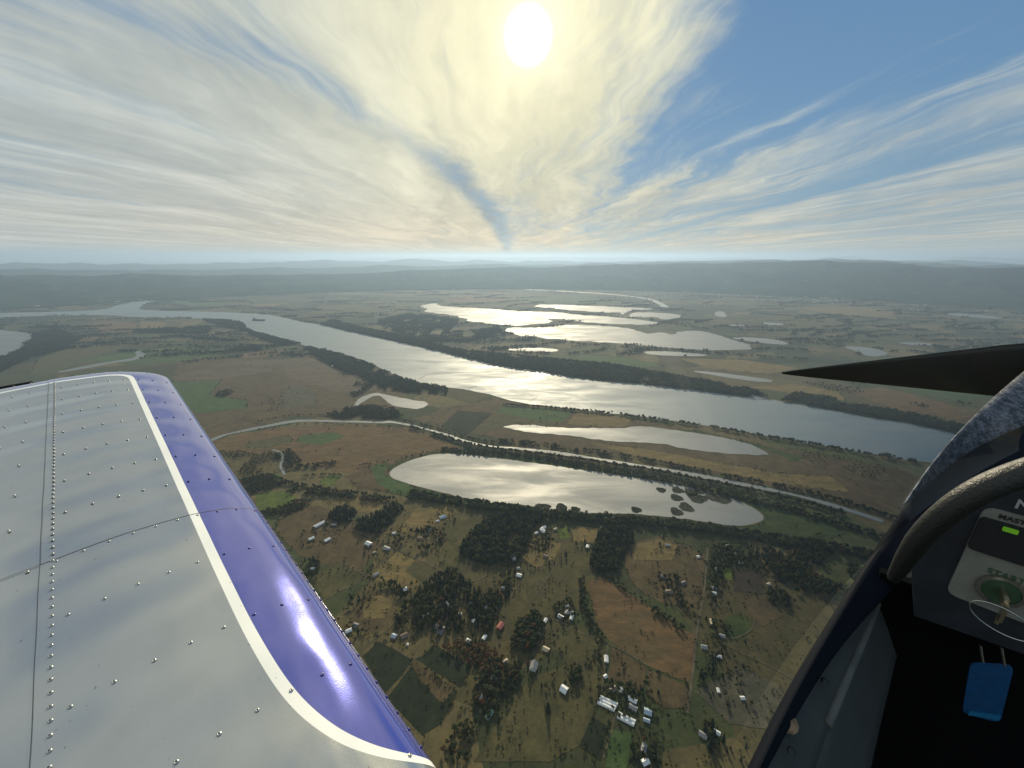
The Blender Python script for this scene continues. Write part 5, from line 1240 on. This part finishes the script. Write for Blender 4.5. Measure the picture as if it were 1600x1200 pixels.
def rivet(s, c, r_=0.0044):
    cbl = 0.172 * (1 - math.exp(-8 * (s + 0.005)))
    n = wing_n(s, c)
    o = link('rivet', RVS[(r_, 'b' if c < cbl else 's')], None, wing)
    o.matrix_local = Matrix.Translation(wing_pt(s, c, 0.0030)) @ n.to_track_quat('Z', 'Y').to_matrix().to_4x4()
RV = []
for k, s in enumerate(RIBS[1:]):
    if abs(s - LAP) < 0.01: cs = [0.02 + 0.052 * i for i in range(24)]
    else: cs = [0.035 + 0.062 * i for i in range(8)] + [SPAR + 0.09 + 0.062 * i for i in range(12)]
    for c in cs: RV.append((s - (0.011 if abs(s - LAP) < 0.01 else 0), c, 0.0044))
s = -0.2
while s < 2.86:
    RV.append((s, SPAR, 0.0044)); s += 0.034
s = 0.03
while s < LAP: RV.append((s, 0.0045, 0.0044)); s += 0.045
def pix(p):
    wv = Vector((0, 0, 0)) + RT * p.x + FW * p.y + Vector((0, 0, p.z)); dz = wv.y * CP - wv.z * SP; up = wv.y * SP + wv.z * CP
    return 800 + FPX * wv.x / dz, 600 - FPX * up / dz, dz
vis = [(q, pix(wing_pt(q[0], q[1]))) for q in RV]
vis = [(q, p) for q, p in vis if p[2] > 0 and -25 < p[0] < 1600 and p[1] < 1225]
vis.sort(key=lambda a: a[1][2])
for q, p in vis[:300]: rivet(*q)
# second rail of the stall strip along the nose
V = []
for i in range(61):
    s = 0.0 + 1.06 * i / 60; a = wing_pt(s, -0.004, 0); V += [a + Vector((0, 0.0, 0.003)), a + Vector((0, 0.010, -0.002)), a + Vector((0, 0.003, -0.012))]
link('stall_strip', mesh('stall_strip', V, [(3 * i + k, 3 * i + (k + 1) % 3, 3 * i + 3 + (k + 1) % 3, 3 * i + 3 + k) for i in range(60) for k in range(3)]), mat('polished_edge', (0.22, 0.22, 0.28), 0.2, 0.8), wing)
# dark bar on the tip
a, b = wing_pt(SPAN - 0.07, 0.56), wing_pt(SPAN - 0.07, 0.70)
d = (b - a); bx, bf = box_v(0, d.length, -0.008, 0.008, 0.002, 0.020)
o = link('tip_bar', mesh('tip_bar', bx, bf), mat('black_rubber', (0.012, 0.012, 0.013), 0.6), wing)
o.matrix_local = Matrix.Translation(a) @ d.to_track_quat('X', 'Z').to_matrix().to_4x4()

# ---- propeller blade ahead of the nose
M_BLACK = mat('matt_black', (0.010, 0.011, 0.013), 0.55)
M_CAB = mat('cabin_black', (0.005, 0.005, 0.006), 0.9, spec=0.05)
hubp = Vector((0.74, 2.35, -0.36))
prop = link('propeller', mesh('propeller', *box_v(-0.11, 0.11, -0.05, 0.05, -0.06, 0.06)), M_BLACK, plane, hubp)
tipp = on_y(1222, 583, 2.35)
def blade(end):
    ax = end - hubp; L = ax.length; ax.normalize(); V = []
    n = 22
    for i in range(n + 1):
        t_ = i / n; r_ = 0.06 + (L - 0.06) * t_
        chord = 0.235 * (1 - max(0.0, t_ - 0.25) / 0.75) ** 0.85 + 0.012
        tw = R(72 - 14 * t_)
        cdir = Vector((0, math.cos(tw), 0)) + ax.cross(Vector((0, 1, 0))) * math.sin(tw); nd = ax.cross(cdir).normalized()
        for k in range(10):
            a_ = 6.2832 * k / 10; V.append(ax * r_ + cdir * (math.cos(a_) * chord / 2) + nd * (math.sin(a_) * chord * 0.07))
    return V, [(i * 10 + k, i * 10 + (k + 1) % 10, (i + 1) * 10 + (k + 1) % 10, (i + 1) * 10 + k) for i in range(n) for k in range(10)] + [tuple(range(n * 10, n * 10 + 10))]
link('blade', mesh('blade', *blade(tipp), True), M_BLACK, prop)
link('blade', mesh('blade', *blade(hubp * 2 - tipp), True), M_BLACK, prop)
V = []
for i in range(9):
    for k in range(20):
        rr = 0.12 * math.cos(i / 8 * 1.5); V.append((math.cos(k * .31416) * rr, 0.02 + 0.28 * math.sin(i / 8 * 1.5708), math.sin(k * .31416) * rr))
link('spinner', mesh('spinner', V, [(i * 20 + k, i * 20 + (k + 1) % 20, (i + 1) * 20 + (k + 1) % 20, (i + 1) * 20 + k) for i in range(8) for k in range(20)], True), M_BLACK, prop)

# ---- sweep helper for cockpit tubes and rails
def sweep(name, pts, radii, m, parent, n=14, flat=1.0):
    pts = chaikin([Vector(p) for p in pts], 3, False); N = len(pts); V = []
    up = Vector((0, 0, 1))
    for i, p in enumerate(pts):
        d = (pts[min(i + 1, N - 1)] - pts[max(i - 1, 0)]).normalized(); s_ = d.cross(up).normalized(); u_ = s_.cross(d)
        f = i / (N - 1); r_ = float(np.interp(f, np.linspace(0, 1, len(radii)), radii))
        for k in range(n):
            a_ = 6.2832 * k / n; V.append(p + s_ * math.cos(a_) * r_ + u_ * math.sin(a_) * r_ * flat)
    F = [(i * n + k, i * n + (k + 1) % n, (i + 1) * n + (k + 1) % n, (i + 1) * n + k) for i in range(N - 1) for k in range(n)]
    F += [tuple(range(n))[::-1], tuple(range((N - 1) * n, N * n))]
    return link(name, mesh(name, V, F, True), m, parent)
def ribbon(name, A_, B_, m, parent, thick=0.004, wave=0.0):
    """sheet between two edge lines, folded with thickness"""
    A_, B_ = chaikin([Vector(p) for p in A_], 2, False), chaikin([Vector(p) for p in B_], 2, False)
    N = max(len(A_), len(B_)); at = lambda P, f: P[min(int(f * (len(P) - 1)), len(P) - 2)].lerp(P[min(int(f * (len(P) - 1)), len(P) - 2) + 1], f * (len(P) - 1) - min(int(f * (len(P) - 1)), len(P) - 2))
    K = 6; V = []
    for i in range(N):
        f = i / (N - 1); a, b = at(A_, f), at(B_, f)
        for k in range(K + 1): V.append(a.lerp(b, k / K))
    F = [(i * (K + 1) + k, i * (K + 1) + k + 1, (i + 1) * (K + 1) + k + 1, (i + 1) * (K + 1) + k) for i in range(N - 1) for k in range(K)]
    o = link(name, mesh(name, V, F, True), m, parent)
    md = o.modifiers.new('thickness', 'SOLIDIFY'); md.thickness = thick; md.offset = 0
    return o
# ---- cockpit: windscreen fairing, sill, roll tube
def fib():
    m = bpy.data.materials.new('glass_fibre_edge'); m.use_nodes = True
    t = NT(m.node_tree); b = t.n['Principled BSDF']
    tc = t.new('ShaderNodeTexCoord').outputs['Object']
    mp = t.new('ShaderNodeMapping'); t.l.new(tc, mp.inputs[0]); mp.inputs['Scale'].default_value = (1, 1, 2.5)
    f = t.noise(mp.outputs[0], 170.0, 4, 0.7); f2 = t.noise(mp.outputs[0], 36.0, 3, 0.6)
    t.l.new(t.mix(t.step(t.m('ADD', f, t.m('MULTIPLY', f2, 0.7)), 0.72, 1.02), (0.020, 0.022, 0.030), (0.42, 0.42, 0.44)), b.inputs['Base Color'])
    b.inputs['Roughness'].default_value = 0.34; b.inputs['Metallic'].default_value = 0.25
    bn = t.new('ShaderNodeBump'); bn.inputs['Strength'].default_value = 0.9; bn.inputs['Distance'].default_value = 0.004
    t.l.new(f, bn.inputs['Height']); t.l.new(bn.outputs[0], b.inputs['Normal'])
    return m
M_FIB = fib()
M_NAVY = mat('sill_black', (0.006, 0.008, 0.013), 0.75, spec=0.06)
M_TRIM = mat('grey_green_trim', (0.036, 0.042, 0.040), 0.75, noise_s=14.0, noise_a=0.16, bump=(120, 0.15, 0.002))
M_EDGE = mat('worn_trim_edge', (0.09, 0.098, 0.092), 0.65, noise_s=20.0, noise_a=0.2)
M_HIDE = mat('black_leather', (0.013, 0.014, 0.013), 0.42, bump=(300, 0.7, 0.002))
ZR = -0.47
outer = [(1165, 1225), (1230, 1090), (1290, 988), (1340, 905), (1385, 835), (1432, 768), (1500, 700), (1560, 640), (1620, 580), (1700, 520)]
inner = [(1176, 1225), (1240, 1108), (1298, 1020), (1362, 950), (1425, 890), (1470, 830), (1530, 775), (1600, 740), (1660, 715), (1740, 690)]
frame_o = [on_z(x, y, ZR) for x, y in outer[:6]] + [on_z(1485, 722, ZR + .005), on_z(1540, 687, ZR + .01), on_z(1610, 655, ZR + .02), on_z(1720, 615, ZR + .03)]
frame_i = [on_z(x, y, ZR - 0.004 - 0.004 * i) for i, (x, y) in enumerate(inner)]
sill = ribbon('canopy_sill', frame_o, frame_i, M_NAVY, plane, 0.012)
ribbon('windscreen_fairing', [on_z(1412, 788, ZR + .012), on_z(1452, 728, ZR + .03), on_z(1500, 672, ZR + .05), on_z(1550, 622, ZR + .07), on_z(1605, 575, ZR + .09), on_z(1690, 510, ZR + .12)],
       [on_z(1430, 776, ZR + .004), on_z(1482, 728, ZR + .008), on_z(1538, 692, ZR + .014), on_z(1606, 662, ZR + .022), on_z(1680, 632, ZR + .03), on_z(1760, 600, ZR + .035)], M_FIB, plane, 0.003)
sweep('roll_tube', [on_y(1395, 905, 0.66), on_y(1430, 848, 0.64), on_y(1475, 802, 0.63), on_y(1535, 763, 0.63), on_y(1605, 736, 0.64), on_y(1720, 705, 0.65)], [0.006, 0.012, 0.0135, 0.014, 0.014], M_HIDE, plane, 18)
# side trim under the sill, with its raised bead
o1 = [on_z(1172, 1222, ZR - 0.01), on_z(1228, 1110, ZR - 0.01), on_z(1276, 1028, ZR - 0.012), on_z(1330, 965, ZR - 0.02), on_z(1372, 925, ZR - 0.03)]
o2 = [on_z(1262, 1225, ZR - 0.04), on_z(1292, 1135, ZR - 0.04), on_z(1318, 1070, ZR - 0.045), on_z(1348, 1000, ZR - 0.05), on_z(1376, 930, ZR - 0.055)]
o3 = [on_z(1352, 1225, ZR - 0.13), on_z(1368, 1150, ZR - 0.13), on_z(1385, 1080, ZR - 0.13), on_z(1402, 1010, ZR - 0.13), on_z(1422, 945, ZR - 0.12)]
trim = ribbon('side_trim', o1, o2, M_TRIM, plane, 0.004)
ribbon('side_trim', o2, o3, M_TRIM, plane, 0.004)
sweep('trim_bead', [p + Vector((0, 0, 0.003)) for p in o2[1:]], [0.0045, 0.005, 0.005, 0.004], M_EDGE, trim, 10)
c = on_z(1230, 1128, ZR - 0.006)
V, F = [], []
ico = bmesh.new(); bmesh.ops.create_icosphere(ico, subdivisions=2, radius=1.0)
for v_ in ico.verts: v_.co = Vector((v_.co.x * .010, v_.co.y * .012, v_.co.z * .005)) * (1 + .35 * noise.noise(v_.co * 2.3))
me = bpy.data.meshes.new('sealant_blob'); ico.to_mesh(me); ico.free()
link('sealant_blob', me, mat('brown_sealant', (0.16, 0.11, 0.06), 0.8, noise_s=160.0, noise_a=0.6), trim, c)
def screw(p, parent, r_=0.004):
    V = [(math.cos(k * .5236) * r_ * q, math.sin(k * .5236) * r_ * q, h) for q, h in ((1, 0), (.9, .0015), (.3, .002)) for k in range(12)]
    return link('screw', mesh('screw', V, [(j * 12 + k, j * 12 + (k + 1) % 12, (j + 1) * 12 + (k + 1) % 12, (j + 1) * 12 + k) for j in range(2) for k in range(12)] + [tuple(range(24, 36))], True), M_BLACK, parent, p)
screw(on_z(1235, 1178, ZR - 0.012) + Vector((0, 0, .004)), trim); screw(on_z(1287, 1068, ZR - 0.018) + Vector((0, 0, .004)), trim)
# inner side wall, floor and outer skin that close the cabin
ribbon('side_wall', o3, [Vector((p.x - 0.03, p.y, -1.15)) for p in o3], M_CAB, plane, 0.006)
ribbon('fuselage_skin', [p + Vector((0.004, 0, -0.012)) for p in frame_o], [Vector((p.x + 0.03, p.y, -1.25)) for p in frame_o], mat('fuselage_paint', (0.10, 0.10, 0.14), 0.3), plane, 0.003)
link('floor', mesh('floor', [(x, y, z) for z in (-1.22, -1.2) for x, y in ((0.03, -0.7), (0.03, 0.30), (0.22, 0.95), (1.0, 0.95), (1.0, -0.7))], [(4, 3, 2, 1, 0), (5, 6, 7, 8, 9)] + [(i, (i + 1) % 5, 5 + (i + 1) % 5, 5 + i) for i in range(5)]), M_CAB, plane)
link('firewall', mesh('firewall', *box_v(0.10, 1.1, 0.735, 0.75, -1.199, -0.465)), M_CAB, plane)
link('glare_shield', mesh('glare_shield', [(x, y, z) for z in (-0.50, -0.49) for x, y in ((0.13, 0.76), (0.36, 1.45), (1.0, 1.45), (1.0, 0.76))], [(3, 2, 1, 0), (4, 5, 6, 7), (0, 1, 5, 4), (1, 2, 6, 5), (2, 3, 7, 6), (3, 0, 4, 7)]), M_CAB, plane)

# ---- instrument panel, facing aft
PY = 0.70
def P2(x, y): q = on_y(x, y, PY); return (q.x, q.z)
def slab(name, poly, y0, y1, m, parent):
    n = len(poly); V = [(x, y0, z) for x, z in poly] + [(x, y1, z) for x, z in poly]
    F = [tuple(range(n)), tuple(range(2 * n - 1, n - 1, -1))] + [(i, (i + 1) % n, n + (i + 1) % n, n + i) for i in range(n)]
    me = mesh(name, V, F); bm = bmesh.new(); bm.from_mesh(me); bmesh.ops.recalc_face_normals(bm, faces=bm.faces); bm.to_mesh(me); bm.free()
    return link(name, me, m, parent)
M_PANEL = mat('panel_dark_blue', (0.016, 0.019, 0.027), 0.55, noise_s=30.0, noise_a=0.3)
ip_poly = [P2(1436, 848), P2(1424, 890), P2(1428, 962), P2(1600, 1022), P2(1760, 1085), P2(1800, 800), P2(1700, 715), P2(1605, 745), P2(1535, 772), P2(1476, 808)]
dash = slab('instrument_panel', ip_poly, PY, PY + 0.02, M_PANEL, plane)
def rounded(c4, r_, n=5):
    out = []
    for i in range(4):
        p, a, b = Vector(c4[i]), Vector(c4[i - 1]), Vector(c4[(i + 1) % 4])
        da, db = (a - p).normalized() * r_, (b - p).normalized() * r_
        for k in range(n + 1):
            t_ = k / n; out.append(tuple((p + da) * (1 - t_) ** 2 + p * 2 * t_ * (1 - t_) + (p + db) * t_ ** 2))
    return out
xl, zt = P2(1512, 806); _, zb = P2(1497, 925); xl2, _ = P2(1496, 920)
xl = (xl + xl2) / 2; zt = P2(1530, 787)[1]; zb = P2(1520, 940)[1]; xr = xl + 0.135
M_BEIGE = mat('beige_switch_plate', (0.21, 0.21, 0.185), 0.55, noise_s=60.0, noise_a=0.1)
plate = slab('switch_plate', rounded([(xl, zt), (xl, zb), (xr, zb), (xr, zt)], 0.012), PY - 0.004, PY - 0.0005, M_BEIGE, dash)
bx0, bz1 = P2(1531, 803); bz0 = P2(1531, 858)[1]
slab('rocker_switch', rounded([(bx0, bz1), (bx0, bz0), (bx0 + 0.060, bz0), (bx0 + 0.060, bz1)], 0.006), PY - 0.0085, PY - 0.0042, M_BLACK, dash)
lx, lz = P2(1576, 823)
slab('indicator_lamp', rounded([(lx - .006, lz + .0028), (lx - .006, lz - .0028), (lx + .006, lz - .0028), (lx + .006, lz + .0028)], 0.001), PY - 0.0105, PY - 0.0087, mat('green_lamp', (0.10, 0.30, 0.02), 0.4, emit=((0.30, 0.80, 0.04), 0.13)), dash)
def text(body, x, z, size, m, y=PY - 0.0048, bold=0.0):
    cu = bpy.data.curves.new('lettering', 'FONT'); cu.body = body; cu.size = size; cu.extrude = 0.0002; cu.offset = bold; cu.space_character = 1.12
    o = bpy.data.objects.new('lettering', cu); COL.objects.link(o)
    bpy.context.view_layer.update()
    me = bpy.data.meshes.new_from_object(o.evaluated_get(bpy.context.evaluated_depsgraph_get()))
    bpy.data.objects.remove(o); bpy.data.curves.remove(cu)
    q = link('lettering', me, None, dash, (x, y, z)); me.materials.clear(); me.materials.append(m); q.rotation_euler = (R(90), 0, 0)
    return q
tx, tz = P2(1558, 806); text('MASTER', tx, tz, 0.0078, M_BLACK, bold=0.0003)
tx, tz = P2(1541, 890); text('START', tx, tz, 0.0095, mat('green_print', (0.035, 0.085, 0.035), 0.6), bold=0.0003)
tx, tz = P2(1583, 792); text('N', tx, tz, 0.017, mat('white_print', (0.40, 0.40, 0.42), 0.6), PY - 0.0012, bold=0.0004)
# ignition lock
kx, kz = P2(1562, 918)
def disc(name, r0, r1, y0, y1, m, n=28):
    V = [(kx + math.cos(k * 6.2832 / n) * r_, yy, kz + math.sin(k * 6.2832 / n) * r_) for r_, yy in ((r0, y0), (r0, y1), (r1, y1), (r1, y0)) for k in range(n)]
    F = [(j * n + k, j * n + (k + 1) % n, (j + 1) * n + (k + 1) % n, (j + 1) * n + k) for j in range(3) for k in range(n)]
    if r1 < 0.002: F.append(tuple(range(2 * n, 3 * n)))
    return link(name, mesh(name, V, F), m, dash)
M_CHR = mat('worn_chrome', (0.45, 0.46, 0.45), 0.25, 0.95)
disc('lock_bezel', 0.0205, 0.0165, PY - 0.0045, PY - 0.010, M_CHR)
disc('lock_face', 0.0164, 0.0005, PY - 0.0045, PY - 0.008, mat('lock_green', (0.04, 0.085, 0.045), 0.45))
# key, ring and tag hang from the lock: a thing of their own
def tow(p): return RT * p[0] + FW * p[1] + Vector((0, 0, p[2]))
keys = empty('key_ring', tow((kx, PY - 0.03, kz)), R(-HEAD)); tag(keys, 'key in the ignition with ring and blue plastic tag hanging below', 'keys')
ok = lambda x, y, z: (x - kx, y - (PY - 0.03), z - kz)
KV, KF = join_v([box_v(*(ok(kx - .0022, PY - .034, kz - .004)[0:1] + ok(kx + .0022, PY, kz)[0:1]), -0.004, 0.022, -0.005, 0.006),
                 box_v(-0.0016, 0.0016, -0.012, -0.002, -0.022, 0.003), box_v(-0.0018, 0.0018, -0.006, -0.001, -0.030, -0.020)])
link('key', mesh('key', KV, KF), mat('brass_key', (0.50, 0.45, 0.33), 0.3, 0.95), keys)
ry = PY - 0.045
rc = on_y(1566, 970, ry); ea = on_y(1612, 985, ry)
V = []
n = 48
for k in range(n):
    a_ = 6.2832 * k / n; cx, cz = rc.x + math.cos(a_) * 0.0275, rc.z + math.sin(a_) * 0.0165 - math.cos(a_) * 0.006
    for j in range(6):
        b_ = 6.2832 * j / 6; V.append(ok(cx + math.cos(a_) * math.cos(b_) * .0009, ry + math.sin(b_) * .0009, cz + math.sin(a_) * math.cos(b_) * .0009))
link('ring', mesh('ring', V, [(k * 6 + j, k * 6 + (j + 1) % 6, ((k + 1) % n) * 6 + (j + 1) % 6, ((k + 1) % n) * 6 + j) for k in range(n) for j in range(6)], True), M_CHR, keys)
tg = [on_y(1516, 1036, ry), on_y(1503, 1112, ry), on_y(1562, 1128, ry), on_y(1584, 1040, ry)]
poly = rounded([(p.x, p.z) for p in tg], 0.008)
tm = mat('blue_plastic_tag', (0.004, 0.055, 0.16), 0.45, noise_s=120.0, noise_a=0.15)
tgo = slab('tag', [(x - kx, z - kz) for x, z in poly], ry - (PY - .03) - .002, ry - (PY - .03) + .002, tm, keys)
q = [on_y(1514, 1108, ry), on_y(1512, 1114, ry), on_y(1560, 1122, ry), on_y(1563, 1115, ry)]
slab('tag_rib', [(p.x - kx, p.z - kz) for p in q], ry - (PY - .03) - .0035, ry - (PY - .03) - .0021, mat('blue_plastic_rib', (0.012, 0.14, 0.30), 0.4), tgo)
for (a, b) in (((1565, 1012), (1570, 1040)), ((1532, 1008), (1536, 1034))):
    p, q = on_y(*a, ry - .003), on_y(*b, ry - .003)
    V, F = [], []
    for e_ in (p, q):
        for k in range(8): V.append(ok(e_.x + math.cos(k * .7854) * .0014, e_.y + math.sin(k * .7854) * .0014, e_.z))
    link('link', mesh('link', V, [(k, (k + 1) % 8, 8 + (k + 1) % 8, 8 + k) for k in range(8)], True), M_CHR, keys)

# ---- acrylic canopy bubble round the cockpit
gm = bpy.data.materials.new('canopy_acrylic'); gm.use_nodes = True
t = NT(gm.node_tree); t.n.clear()
tr = t.new('ShaderNodeBsdfTransparent')
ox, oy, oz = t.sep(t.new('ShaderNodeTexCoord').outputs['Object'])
shade_tint = t.m('MULTIPLY', t.step(oy, 0.02, 0.95), t.step(oz, ZR + 0.34, ZR + 0.02))  # shade painted into the acrylic's tint, deepening low and forward by the sill
t.l.new(t.mix(shade_tint, (0.95, 0.96, 0.965), (0.50, 0.55, 0.62)), tr.inputs[0])
gl_ = t.new('ShaderNodeBsdfGlossy'); gl_.inputs['Roughness'].default_value = 0.03
bf = t.new('ShaderNodeNewGeometry').outputs['Backfacing']
fr = t.new('ShaderNodeFresnel'); t.l.new(t.m('ADD', 1.2, t.m('MULTIPLY', bf, 1 / 1.2 - 1.2)), fr.inputs[0])
mx = t.new('ShaderNodeMixShader'); t.l.new(fr.outputs[0], mx.inputs[0]); t.l.new(tr.outputs[0], mx.inputs[1]); t.l.new(gl_.outputs[0], mx.inputs[2])
t.l.new(mx.outputs[0], t.new('ShaderNodeOutputMaterial').inputs[0])
V = []; NF, NA = 60, 48
for i in range(NF + 1):
    f = -0.75 + 2.25 * i / NF
    k = 1 - (max(0.0, f - 0.2) / 1.36) ** 1.5 if f > 0.2 else 1.0
    k = max(k, 0.03)
    for j in range(NA + 1):
        a_ = math.pi * j / NA; sn, cs = math.sin(a_), math.cos(a_)
        A_ = (0.40 + 0.30 * sn ** 0.8) * k
        V.append((0.38 - A_ * math.copysign(abs(cs) ** 0.7, cs), f, ZR + 0.006 + 0.66 * sn * k ** 0.8))
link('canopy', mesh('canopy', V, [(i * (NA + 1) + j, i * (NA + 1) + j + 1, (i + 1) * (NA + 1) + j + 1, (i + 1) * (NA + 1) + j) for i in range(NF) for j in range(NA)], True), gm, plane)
